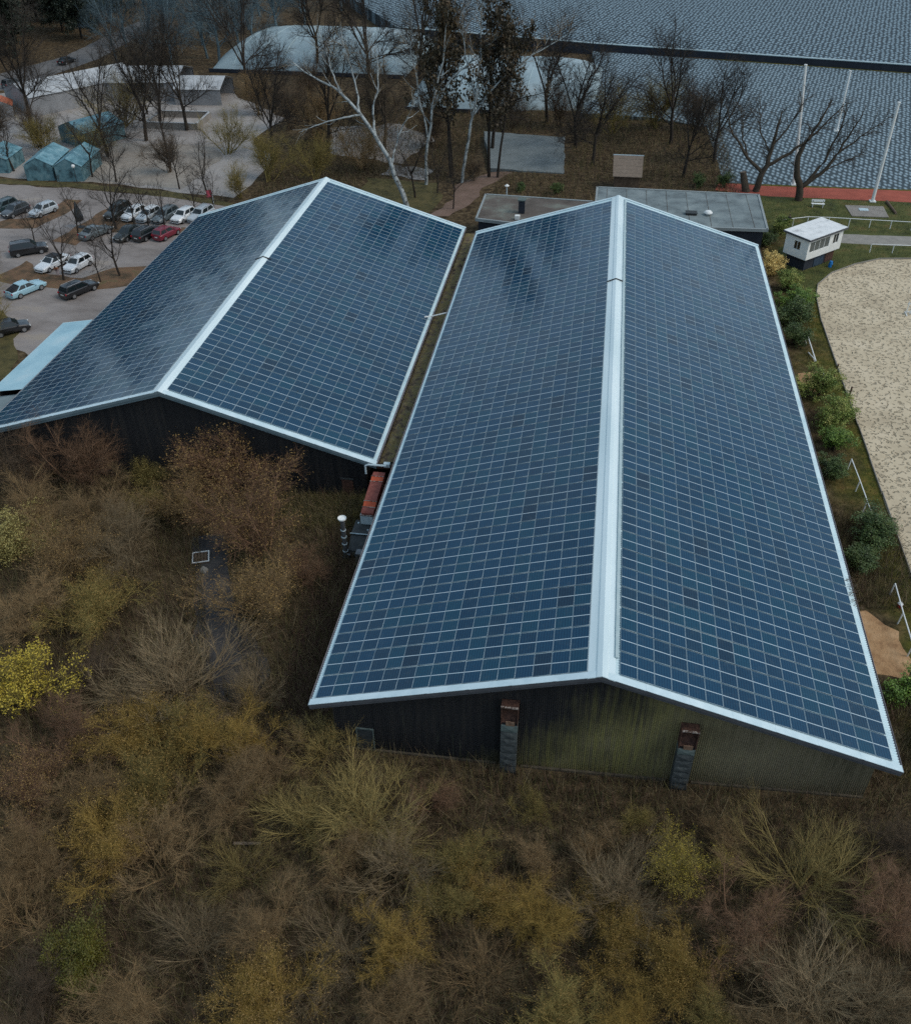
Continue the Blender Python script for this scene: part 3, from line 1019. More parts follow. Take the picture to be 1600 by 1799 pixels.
# ------------------------------------------------------------------ ventilation shafts on the front wall
def shaft(x, ztop, label, lean):
    t = thing('ventilation_shaft', label, 'shaft', (x, 0.0, ground(x)), group='ventilation shafts on the gable wall')
    zt = ztop - ground(x)
    n = 7
    h0 = zt - 1.45
    for i in range(n):
        a, b = i * h0 / n, (i + 1) * h0 / n
        mb = MB().box((0, 0.33, (a + b) / 2), (0.93, 0.62, b - a - 0.045))
        # pressed cross-break on the front sheet
        m = (a + b) / 2
        mb.add([(-.44, .018, a + .05), (.44, .018, a + .05), (.44, .018, b - .05), (-.44, .018, b - .05), (0, -.03, m)], [(0, 1, 4), (1, 2, 4), (2, 3, 4), (3, 0, 4)])
        mb.build('shaft_segment', MT['shaft_pale'] if i == n - 1 else MT['shaft'], t, bevel=0.01)
    MB().box((0, .34, h0 / 2), (0.86, 0.54, h0 - .02)).build('core', MT['soffit'], t)
    mb = MB()
    # rusty hood: cheeks and a bellied back plate, open mouth above a ragged tin apron
    mb.box((-.45, .33, h0 + .72), (.04, .62, 1.42)).box((.45, .33, h0 + .72), (.04, .62, 1.42))
    vs = []
    K = 7
    for i in range(K):
        q = i / (K - 1)
        y = 0.10 + 0.42 * math.sin(q * PI) ** 0.8 * (1 - .45 * q)
        for xx in (-.43, .43):
            vs.append((xx, y, h0 + 0.12 + q * 1.26))
    mb.add(vs, [(2 * i, 2 * i + 1, 2 * i + 3, 2 * i + 2) for i in range(K - 1)])
    mb.box((0, .58, h0 + .72), (.9, .04, 1.42))
    mb.build('hood', MT['rust'], t)
    MB().box((0, .05, h0 + 1.45), (.97, .10, .06)).box((0, .33, h0 + 1.445), (.97, .6, .03), mi=1).build('lip', [MT['edge_pale'], MT['rust']], t)
    MB().box((0.05, .045, h0 + .12), (.5, .05, .34)).build('apron', mat('bare_tin', [(0.10, 0.05, 0.03), (0.22, 0.15, 0.10)], 0.7, 5, coord='obj'), t)


shaft(11.40, 1.62, 'grey ventilation shaft with a rusty hood against the blackest part of the wall', 0)
shaft(21.08, 1.30, 'grey ventilation shaft with a rusty hood on the green mossy half of the wall', 1)

# ------------------------------------------------------------------ extraction plant between the barns
t = thing('dust_duct', 'rust-red rectangular duct dropping into a pale galvanised box between the barns', 'duct', (-1.45, 21.0, -4.6))
W = 0.95


def duct_section(prof, m, name):
    """prof: list of (y, ztop, zbottom) side outline stations, swept across the width"""
    mb = MB()
    vs = []
    for y, zt, zb in prof:
        vs += [(-W / 2, y, zt), (W / 2, y, zt), (W / 2, y, zb), (-W / 2, y, zb)]
    fs = []
    for i in range(len(prof) - 1):
        o = 4 * i
        for k in range(4):
            fs.append((o + k, o + (k + 1) % 4, o + 4 + (k + 1) % 4, o + 4 + k))
    e = 4 * (len(prof) - 1)
    fs += [(3, 2, 1, 0), (e, e + 1, e + 2, e + 3)]
    mb.add(vs, fs)
    return mb.build(name, m, t)


duct_section([(3.95, 3.10, 2.3), (3.45, 3.16, 2.3), (3.30, 3.13, 2.3)], MT['red'], 'duct_section')
duct_section([(3.28, 3.14, 2.3), (2.75, 3.05, 2.25)], MT['red_bright'], 'duct_section')
duct_section([(2.73, 3.05, 2.25), (0.9, 2.86, 2.05), (0.55, 2.78, 1.95)], MT['red'], 'duct_section')
duct_section([(0.53, 2.78, 1.95), (0.25, 2.68, 1.8), (-0.02, 2.62, 1.7)], MT['red_bright'], 'duct_section')
duct_section([(-0.04, 2.64, 1.9), (-0.48, 2.60, 2.3), (-0.62, 2.50, 2.34)], MT['red'], 'duct_section')
for y, z in ((3.29, 3.15), (2.74, 3.06), (0.54, 2.79), (-0.03, 2.65)):
    MB().box((0, y, z - .4), (W + .08, .05, .86)).build('flange', MT['edge_pale'], t)
MB().box((-0.06, -0.36, 1.90), (0.98, 0.66, 0.86)).build('outlet_box', MT['silver'], t, bevel=0.01)
MB().box((-0.06, -0.70, 2.33), (1.02, 0.04, 0.08)).build('flange', MT['edge_pale'], t)
t = thing('dust_duct', 'second narrower red duct half hidden under the right barn eave', 'duct', (-0.42, 21.0, -4.5))
MB().box((0, 1.6, 2.5), (0.5, 4.6, 0.5)).build('duct_section', MT['red'], t)
MB().box((0, -.75, 2.35), (0.56, 0.55, 0.6)).build('elbow', MT['red'], t)
MB().box((0, -1.15, 2.05), (0.66, 0.3, 0.16)).build('flange', MT['silver'], t)
MB().box((0, -1.1, 1.0), (0.5, 0.45, 1.95)).build('downpipe', MT['machine'], t)
t = thing('filter_unit', 'dark grey filter machine below the pale outlet box of the red duct', 'machine', (-1.75, 18.9, -4.65))
MB().box((0.1, 1.1, .75), (1.7, 1.7, 1.45)).build('housing', MT['machine'], t, bevel=0.03)
MB().hexa([(-.75, -.9, .2), (.75, -.9, .2), (.75, .22, .2), (-.75, .22, .2), (-.75, -.9, .8), (.75, -.9, .8), (.75, .22, 1.36), (-.75, .22, 1.36)]).build('hopper', MT['machine'], t, bevel=0.02)
MB().box((0, .24, 1.50), (1.6, .06, .07)).build('lid_rail', MT['silver'], t)
for dx, dy in ((-.45, 1.5), (.2, 1.6), (.45, .75)):
    MB().tube((dx, dy, 1.47), (dx, dy, 1.56), .07, n=8).build('bolt_cap', MT['silver'], t)
MB().box((0.35, -1.25, .55), (.8, .6, 1.0)).build('control_box', MT['flue'], t, bevel=0.02)
t = thing('flue_pipe', 'tall steel flue pipe with a round white-rimmed cap standing beside the filter machine', 'flue', (-2.68, 17.95, ground(-2.68)))
MB().tube((0, 0, 0), (0, 0, 3.75), .17, n=14).build('pipe', MT['flue'], t)
for z in (.75, 1.45, 2.1, 2.75):
    MB().tube((0, 0, z), (0, 0, z + .07), .20, n=14).build('collar', MT['silver'], t)
mb = MB().tube((0, 0, 3.74), (0, 0, 3.86), .18, .32, n=18, caps=False).tube((0, 0, 3.86), (0, 0, 3.92), .32, n=18, caps=False)
mb.tube((0, 0, 3.80), (0, 0, 3.82), .30, n=18)
mb.build('cap', MT['white'], t)
MB().box((0.05, 0.1, .12), (.6, .6, .24)).build('base', MT['machine'], t)
MB().tube((0, 0, .45), (.4, -.1, .5), .12, n=10).build('clean_out', MT['flue'], t)
t = thing('drain_pipe', 'silver pipe crossing above the upper end of the red duct', 'pipe', (-1.7, 25.25, ground(-1.7)))
MB().path([(-.95, 0, 2.6), (-.95, 0, 3.35), (-.7, 0, 3.5), (.75, 0, 3.5)], 0.085, 8).build('pipe', MT['silver'], t)
MB().box((.75, .25, 3.45), (.5, .35, .3)).build('junction_box', MT['silver'], t)
for q in (-.2, .35):
    MB().tube((q, 0, 3.5), (q + .06, 0, 3.5), .11, n=8).build('collar', MT['silver'], t)


# ------------------------------------------------------------------ plants: recursive branching, vectorised
def unit(a):
    return a / np.maximum(np.linalg.norm(a, axis=-1, keepdims=True), 1e-9)


def children(P, R, rs, n, t0, t1, ang, angj, L, Lj, K, wob, up, r, lt=0.4, tip=0.35):
    B, K0 = P.shape[0], P.shape[1]
    Nn = B * n
    b = np.repeat(np.arange(B), n)
    t = (np.tile(np.arange(n), B) + rs.rand(Nn)) / n * (t1 - t0) + t0
    f = np.clip(t * (K0 - 1), 0, K0 - 1.001)
    i = f.astype(int)
    w = (f - i)[:, None]
    pos = P[b, i] * (1 - w) + P[b, i + 1] * w
    tan = unit(P[b, i + 1] - P[b, i])
    rad = R[b, i] * (1 - w[:, 0]) + R[b, i + 1] * w[:, 0]
    pr = rs.normal(size=(Nn, 3))
    pr = unit(pr - (pr * tan).sum(1, keepdims=True) * tan)
    a = np.radians(ang + angj * rs.normal(size=Nn))[:, None]
    d = np.cos(a) * tan + np.sin(a) * pr
    d[:, 2] += up
    d = unit(d)
    Ln = L * (1 - lt * t) * rs.uniform(1 - Lj, 1 + Lj, Nn)
    step = (Ln / (K - 1))[:, None]
    pts = [pos]
    for _k in range(K - 1):
        pts.append(pts[-1] + d * step)
        d = d + wob * rs.normal(size=(Nn, 3))
        d[:, 2] += up * 0.4
        d = unit(d)
    r0 = np.minimum(r, rad * 0.75)
    return np.stack(pts, 1), r0[:, None] * np.linspace(1, tip, K)[None, :]


def tubes(P, R, n):
    B, K = P.shape[:2]
    T = np.gradient(P, axis=1)
    T = unit(T)
    ref = np.where(np.abs(T[..., 2:3]) < 0.9, np.array([0, 0, 1.0]), np.array([1.0, 0, 0]))
    U = unit(np.cross(T, ref))
    W = np.cross(T, U)
    th = np.linspace(0, 2 * np.pi, n, endpoint=False)
    V = P[:, :, None] + R[:, :, None, None] * (np.cos(th)[None, None, :, None] * U[:, :, None] + np.sin(th)[None, None, :, None] * W[:, :, None])
    idx = np.arange(B * K * n).reshape(B, K, n)
    a, b = idx[:, :-1], idx[:, 1:]
    F = np.stack([a, np.roll(a, -1, 2), np.roll(b, -1, 2), b], -1)
    return V.reshape(-1, 3), F.reshape(-1, 4)


def ribbons(P, R, rs):
    B, K = P.shape[:2]
    T = unit(P[:, -1] - P[:, 0])
    s = rs.normal(size=(B, 3))
    s = unit(s - (s * T).sum(1, keepdims=True) * T)[:, None]
    V = np.stack([P - s * R[:, :, None], P + s * R[:, :, None]], 2)
    idx = np.arange(B * K * 2).reshape(B, K, 2)
    F = np.stack([idx[:, :-1, 0], idx[:, :-1, 1], idx[:, 1:, 1], idx[:, 1:, 0]], -1)
    return V.reshape(-1, 3), F.reshape(-1, 4)


def merge(parts):
    V, F, o = [], [], 0
    for v, f in parts:
        V.append(v)
        F.append(f + o)
        o += len(v)
    return np.concatenate(V), np.concatenate(F)


def leaves_at(pts, size, rs, flat=0.0):
    n = len(pts)
    a = rs.normal(size=(n, 3))
    a[:, 2] *= (1 - flat)
    a = unit(a)
    b = rs.normal(size=(n, 3))
    b = unit(b - (b * a).sum(1, keepdims=True) * a)
    s = size * rs.uniform(0.6, 1.3, n)[:, None]
    V = np.stack([pts, pts + a * s * .5 + b * s * .32, pts + a * s, pts + a * s * .5 - b * s * .32], 1)
    return V.reshape(-1, 3), np.arange(4 * n).reshape(n, 4)


def stems(rs, n, spread0, spread1, L, K, wob, up, r, base=0.25, z0=-0.15):
    th = rs.rand(n) * 2 * np.pi
    sp = np.radians(rs.uniform(spread0, spread1, n))
    d = np.stack([np.sin(sp) * np.cos(th), np.sin(sp) * np.sin(th), np.cos(sp)], 1)
    p = np.stack([base * rs.normal(size=n), base * rs.normal(size=n), np.full(n, z0)], 1)
    Ln = L * rs.uniform(0.75, 1.1, n)
    pts = [p]
    for _k in range(K - 1):
        pts.append(pts[-1] + d * (Ln / (K - 1))[:, None])
        d = d + wob * rs.normal(size=(n, 3))
        d[:, 2] += up
        d = unit(d)
    return np.stack(pts, 1), r * rs.uniform(.7, 1.2, n)[:, None] * np.linspace(1, .25, K)[None, :]


def shrub_twiggy(seed, leaf=0, lsize=0.07):
    """dense bare shrub, about 3 m in radius, finely twigged"""
    rs = np.random.RandomState(seed)
    P0, R0 = stems(rs, 11, 6, 52, 4.3, 6, .10, .03, .055)
    P1, R1 = children(P0, R0, rs, 10, .22, 1.0, 42, 14, 1.75, .3, 5, .16, .10, .022)
    P2, R2 = children(P1, R1, rs, 7, .15, 1.0, 40, 16, .95, .35, 3, .22, .08, .011)
    P3, R3 = children(P2, R2, rs, 12, .10, 1.0, 36, 18, .52, .4, 2, 0, .06, .0088, tip=.3)
    tr = merge([tubes(P0, R0, 5), tubes(P1, R1, 3)])
    cr = merge([ribbons(P2, R2, rs), ribbons(P3, R3, rs)])
    lv = None
    if leaf:
        q = P3[rs.choice(len(P3), leaf)]
        lv = leaves_at(q[:, 1] + rs.normal(size=(leaf, 3)) * .03, lsize, rs)
    return tr, cr, lv


def shrub_whip(seed, leaf=0, lsize=0.06):
    """willow-like shrub of long straight whips fanning from the base"""
    rs = np.random.RandomState(seed)
    P0, R0 = stems(rs, 20, 4, 66, 4.0, 7, .08, .035, .05)
    P1, R1 = children(P0, R0, rs, 7, .15, .95, 26, 9, 2.1, .3, 5, .09, .10, .02)
    P2, R2 = children(P1, R1, rs, 7, .10, 1.0, 24, 9, 1.25, .35, 4, .10, .10, .011)
    P3, R3 = children(P2, R2, rs, 5, .15, 1.0, 24, 10, .65, .4, 2, 0, .08, .0085, tip=.3)
    tr = merge([tubes(P0, R0, 5), tubes(P1, R1, 3)])
    cr = merge([ribbons(P2, R2, rs), ribbons(P3, R3, rs)])
    lv = None
    if leaf:
        q = P3[rs.choice(len(P3), leaf)]
        lv = leaves_at(q[:, 1], lsize, rs)
    return tr, cr, lv


def shrub_leafy(seed, n=9000, size=.11):
    """evergreen bush: leaves on a lumpy shell with gaps, on a stemmed frame; about 2 m radius"""
    rs = np.random.RandomState(seed)
    P0, R0 = stems(rs, 9, 5, 55, 2.3, 5, .12, .05, .05)
    P1, R1 = children(P0, R0, rs, 9, .2, 1.0, 45, 14, 1.0, .3, 4, .2, .12, .02)
    P2, R2 = children(P1, R1, rs, 7, .1, 1.0, 45, 16, .5, .4, 3, .2, .1, .01)
    tr = merge([tubes(P0, R0, 5), tubes(P1, R1, 3), ribbons(P2, R2, rs)])
    b = rs.randint(0, len(P2), n)
    t = rs.rand(n, 1)
    p = P2[b, 1] * (1 - t) + P2[b, 2] * t + rs.normal(size=(n, 3)) * .09
    return tr, leaves_at(p, size, rs, .3), None


def bare_tree(seed, H=9.0, r=.16, fork=3, wide=36, dens=1.0, K0=8, trunkfrac=.42):
    """bare deciduous tree: trunk, forked limbs, branches, twigs"""
    rs = np.random.RandomState(seed)
    P0, R0 = stems(rs, 1, 0, 6, H * trunkfrac, K0, .05, .02, r, base=0, z0=-.2)
    R0 = R0 * 0 + r * np.linspace(1.15, .72, K0)[None]
    P1, R1 = children(P0, R0, rs, fork, .80, 1.0, wide, 8, H * .62, .18, 8, .10, .10, r * .62, lt=0, tip=.22)
    P1b, R1b = children(P0, R0, rs, 3, .5, .85, 55, 10, H * .34, .2, 6, .12, .10, r * .35, lt=0, tip=.25)
    Pa, Ra = merge_b(P1, R1, P1b, R1b, 8)
    P2, R2 = children(Pa, Ra, rs, int(9 * dens), .18, 1.0, 40, 12, H * .24, .3, 5, .15, .10, r * .22)
    P3, R3 = children(P2, R2, rs, 7, .12, 1.0, 38, 14, H * .115, .35, 4, .18, .06, r * .09)
    P4, R4 = children(P3, R3, rs, 8, .1, 1.0, 36, 16, H * .062, .4, 2, 0, .05, max(.0085, r * .05), tip=.3)
    tr = merge([tubes(P0, R0, 9), tubes(Pa, Ra, 6), tubes(P2, R2, 4)])
    return tr, merge([tubes(P3, R3, 3), ribbons(P4, R4, rs)]), None


def merge_b(P1, R1, P2, R2, K):
    def rsm(P, R):
        k = P.shape[1]
        if k == K:
            return P, R
        t = np.linspace(0, k - 1, K)
        i = np.minimum(t.astype(int), k - 2)
        w = t - i
        return P[:, i] * (1 - w)[None, :, None] + P[:, i + 1] * w[None, :, None], R[:, i] * (1 - w)[None] + R[:, i + 1] * w[None]
    a, b = rsm(P1, R1), rsm(P2, R2)
    return np.concatenate([a[0], b[0]]), np.concatenate([a[1], b[1]])


def guided_tree(seed, limbs, r_twig=.010, dens=9, bl=2.6, wide=42):
    """tree whose main limbs follow given 3-D polylines [(points, r0, r1), ...]"""
    rs = np.random.RandomState(seed)
    Ps, Rs = [], []
    for pts, r0, r1 in limbs:
        pts = np.array(pts, float)
        d = np.r_[0, np.cumsum(np.linalg.norm(np.diff(pts, axis=0), axis=1))]
        t = np.linspace(0, d[-1], 12)
        q = np.stack([np.interp(t, d, pts[:, k]) for k in range(3)], 1)
        q[1:-1] += rs.normal(size=(10, 3)) * .07
        Ps.append(q)
        Rs.append(np.linspace(r0, r1, 12))
    P0, R0 = np.stack(Ps), np.stack(Rs)
    P2, R2 = children(P0, R0, rs, dens, .35, 1.0, wide, 13, bl, .35, 6, .14, .12, .06)
    P3, R3 = children(P2, R2, rs, 8, .12, 1.0, 38, 14, bl * .48, .35, 4, .18, .06, .022)
    P4, R4 = children(P3, R3, rs, 6, .1, 1.0, 36, 16, bl * .22, .4, 2, 0, .05, r_twig, tip=.3)
    tr = merge([tubes(P0, R0, 9), tubes(P2, R2, 4)])
    return tr, merge([tubes(P3, R3, 3), ribbons(P4, R4, rs)]), None


def wood_mat(name, cols, objrand=.22, rough=.9):
    return mat(name, cols, rough, 2.5, coord='obj', objrand=objrand, spec=.2)


WD = {
    'red': wood_mat('twig_reddish', [(0.132, 0.076, 0.044), (0.231, 0.139, 0.082)]),
    'brown': wood_mat('twig_brown', [(0.145, 0.097, 0.048), (0.263, 0.179, 0.089)]),
    'olive': wood_mat('twig_olive', [(0.143, 0.112, 0.036), (0.249, 0.196, 0.065)]),
    'golden': wood_mat('twig_golden', [(0.186, 0.123, 0.031), (0.296, 0.198, 0.053)]),
    'grey': wood_mat('twig_grey', [(0.147, 0.108, 0.062), (0.242, 0.183, 0.105)]),
    'willow': wood_mat('twig_willow', [(0.197, 0.148, 0.053), (0.294, 0.226, 0.085)]),
    'dark': wood_mat('twig_dark', [(0.063, 0.046, 0.030), (0.116, 0.083, 0.054)]),
    'bark': wood_mat('bark_dark', [(0.022, 0.018, 0.015), (0.052, 0.043, 0.034)]),
    'bark_tree': wood_mat('bark_brown', [(0.045, 0.036, 0.026), (0.085, 0.068, 0.050)]),
    'birch': mat('bark_birch', [(0.045, 0.045, 0.042), (0.24, 0.27, 0.27), (0.36, 0.40, 0.40)], .8, 2.6, coord='obj', stretch=(1, 1, .8), detail=8, stops=[.36, .46, .62], bump=.4),
    'bluetwig': wood_mat('twig_bluegrey', [(0.070, 0.105, 0.120), (0.132, 0.188, 0.211)]),
}
LF = {
    'yellow': mat('leaf_yellow', [(0.30, 0.22, 0.020), (0.46, 0.36, 0.045)], .6, 3, objrand=.1),
    'paleyellow': mat('leaf_pale_yellow', [(0.26, 0.22, 0.06), (0.40, 0.34, 0.12)], .6, 3, objrand=.1),
    'rust': mat('leaf_rust', [(0.160, 0.094, 0.028), (0.281, 0.180, 0.055)], .7, 3, objrand=.15),
    'gold': mat('leaf_gold', [(0.152, 0.094, 0.020), (0.257, 0.162, 0.041)], .7, 3, objrand=.15),
    'green': mat('leaf_green', [(0.049, 0.097, 0.015), (0.122, 0.216, 0.032), (0.258, 0.360, 0.058)], .5, 1.2, objrand=.15),
    'darkgreen': mat('leaf_dark_green', [(0.026, 0.046, 0.013), (0.067, 0.107, 0.027), (0.128, 0.170, 0.050)], .5, 1.2, objrand=.15),
    'brightgreen': mat('leaf_bright_green', [(0.039, 0.043, 0.003), (0.081, 0.078, 0.007), (0.124, 0.108, 0.013)], .55, 1.4, objrand=.1),
    'straw': mat('leaf_straw', [(0.304, 0.216, 0.058), (0.669, 0.490, 0.167), (1.003, 0.778, 0.292)], .7, 1.6, objrand=.1),
    'mixed': mat('leaf_mixed', [(0.048, 0.101, 0.017), (0.164, 0.212, 0.040), (0.438, 0.410, 0.123)], .6, .9, objrand=.1),
    'ivy': mat('leaf_ivy', [(0.020, 0.020, 0.010), (0.048, 0.037, 0.018), (0.090, 0.059, 0.029)], .6, .7, objrand=.2),
    'conifer': mat('leaf_conifer', [(0.008, 0.016, 0.010), (0.018, 0.030, 0.018), (0.034, 0.048, 0.026)], .6, .5, objrand=.2),
}
PROTO = {}


def proto(kind, i=0):
    key = (kind, i)
    if key in PROTO:
        return PROTO[key]
    s = 100 * (i + 1) + len(kind)
    if kind == 'twiggy':
        d = shrub_twiggy(s)
    elif kind == 'twiggy_leaf':
        d = shrub_twiggy(s, 5200, .075)
    elif kind == 'twiggy_fewleaf':
        d = shrub_twiggy(s, 1500, .085)
    elif kind == 'twiggy_full':
        d = shrub_twiggy(s, 7500, .125)
    elif kind == 'whip':
        d = shrub_whip(s)
    elif kind == 'whip_leaf':
        d = shrub_whip(s, 2600, .06)
    elif kind == 'leafy_fine':
        d = shrub_leafy(s, 14000, .06)
    elif kind == 'leafy':
        d = shrub_leafy(s)
    elif kind == 'tree':
        d = bare_tree(s)
    elif kind == 'tree_fine':
        d = bare_tree(s, H=13, r=.19, fork=4, wide=26, dens=1.5, trunkfrac=.34)
    elif kind == 'tree_small':
        d = bare_tree(s, H=6.5, r=.09, fork=3, wide=32, dens=.8)
    elif kind == 'ivy':
        rs = np.random.RandomState(s)
        P0, R0 = stems(rs, 2, 2, 9, 13, 9, .03, .03, .2, base=.3)
        P1, R1 = children(P0, R0, rs, 20, .30, 1.0, 46, 14, 3.6, .4, 5, .16, .12, .06, lt=.15)
        P2, R2 = children(P1, R1, rs, 8, .15, 1.0, 42, 15, 1.2, .4, 3, .18, .06, .02)
        P3, R3 = children(P2, R2, rs, 5, .10, 1.0, 38, 15, .6, .4, 2, 0, .06, .014, tip=.3)
        q = P2.reshape(-1, 3)
        q = q[q[:, 2] > rs.uniform(1.5, 9.0, len(q))]
        q = q[rs.choice(len(q), 5500)] + rs.normal(size=(5500, 3)) * .2
        d = (merge([tubes(P0, R0, 8), tubes(P1, R1, 4), ribbons(P3, R3, rs)]), leaves_at(q, .30, rs, .2), None)
    elif kind == 'conifer':
        rs = np.random.RandomState(s)
        P0, R0 = stems(rs, 1, 0, 3, 15, 10, .02, .02, .26, base=0)
        P1, R1 = children(P0, R0, rs, 95, .12, 1.0, 72, 10, 4.2, .3, 5, .12, -.02, .06, lt=.72)
        P2, R2 = children(P1, R1, rs, 8, .15, 1.0, 45, 15, 1.1, .4, 3, .15, 0, .02)
        q = P2.reshape(-1, 3)
        q = q[rs.choice(len(q), 15000)] + rs.normal(size=(15000, 3)) * .18
        d = (merge([tubes(P0, R0, 8), tubes(P1, R1, 4)]), leaves_at(q, .34, rs, .3), None)
    res = []
    for nm, g_ in zip(('trunk', 'crown', 'foliage'), d):
        res.append(None if g_ is None else mesh_np(nm, g_[0], g_[1], [MT['dark']], smooth=(nm == 'trunk')))
    PROTO[key] = res
    return res


def plant(name, label, cat, kind, i, x, y, scale, wood, leaf=None, crown=None, rz=None, group=None, z=None, zs=1.0, tilt=0.0):
    t = thing(name, label, cat, (x, y, ground(x) if z is None else z), rnd.uniform(0, 6.28) if rz is None else rz, group)
    if tilt:
        t.rotation_euler = (tilt, 0, t.rotation_euler[2])
    t.scale = (scale, scale, scale * zs)
    for nm, me, m in zip(('trunk', 'crown', 'foliage'), proto(kind, i), (WD[wood], crown or WD[wood], leaf)):
        if me is None:
            continue
        o = link(nm, me, t)
        o.material_slots[0].link = 'OBJECT'
        o.material_slots[0].material = m
    return t


def custom_tree(name, label, cat, d, x, y, wood, twig, z=None):
    t = thing(name, label, cat, (x, y, ground(x) if z is None else z))
    for nm, g_, m in zip(('trunk', 'crown'), d, (wood, twig)):
        link(nm, mesh_np(nm, g_[0], g_[1], m, smooth=(nm == 'trunk')), t)
    return t


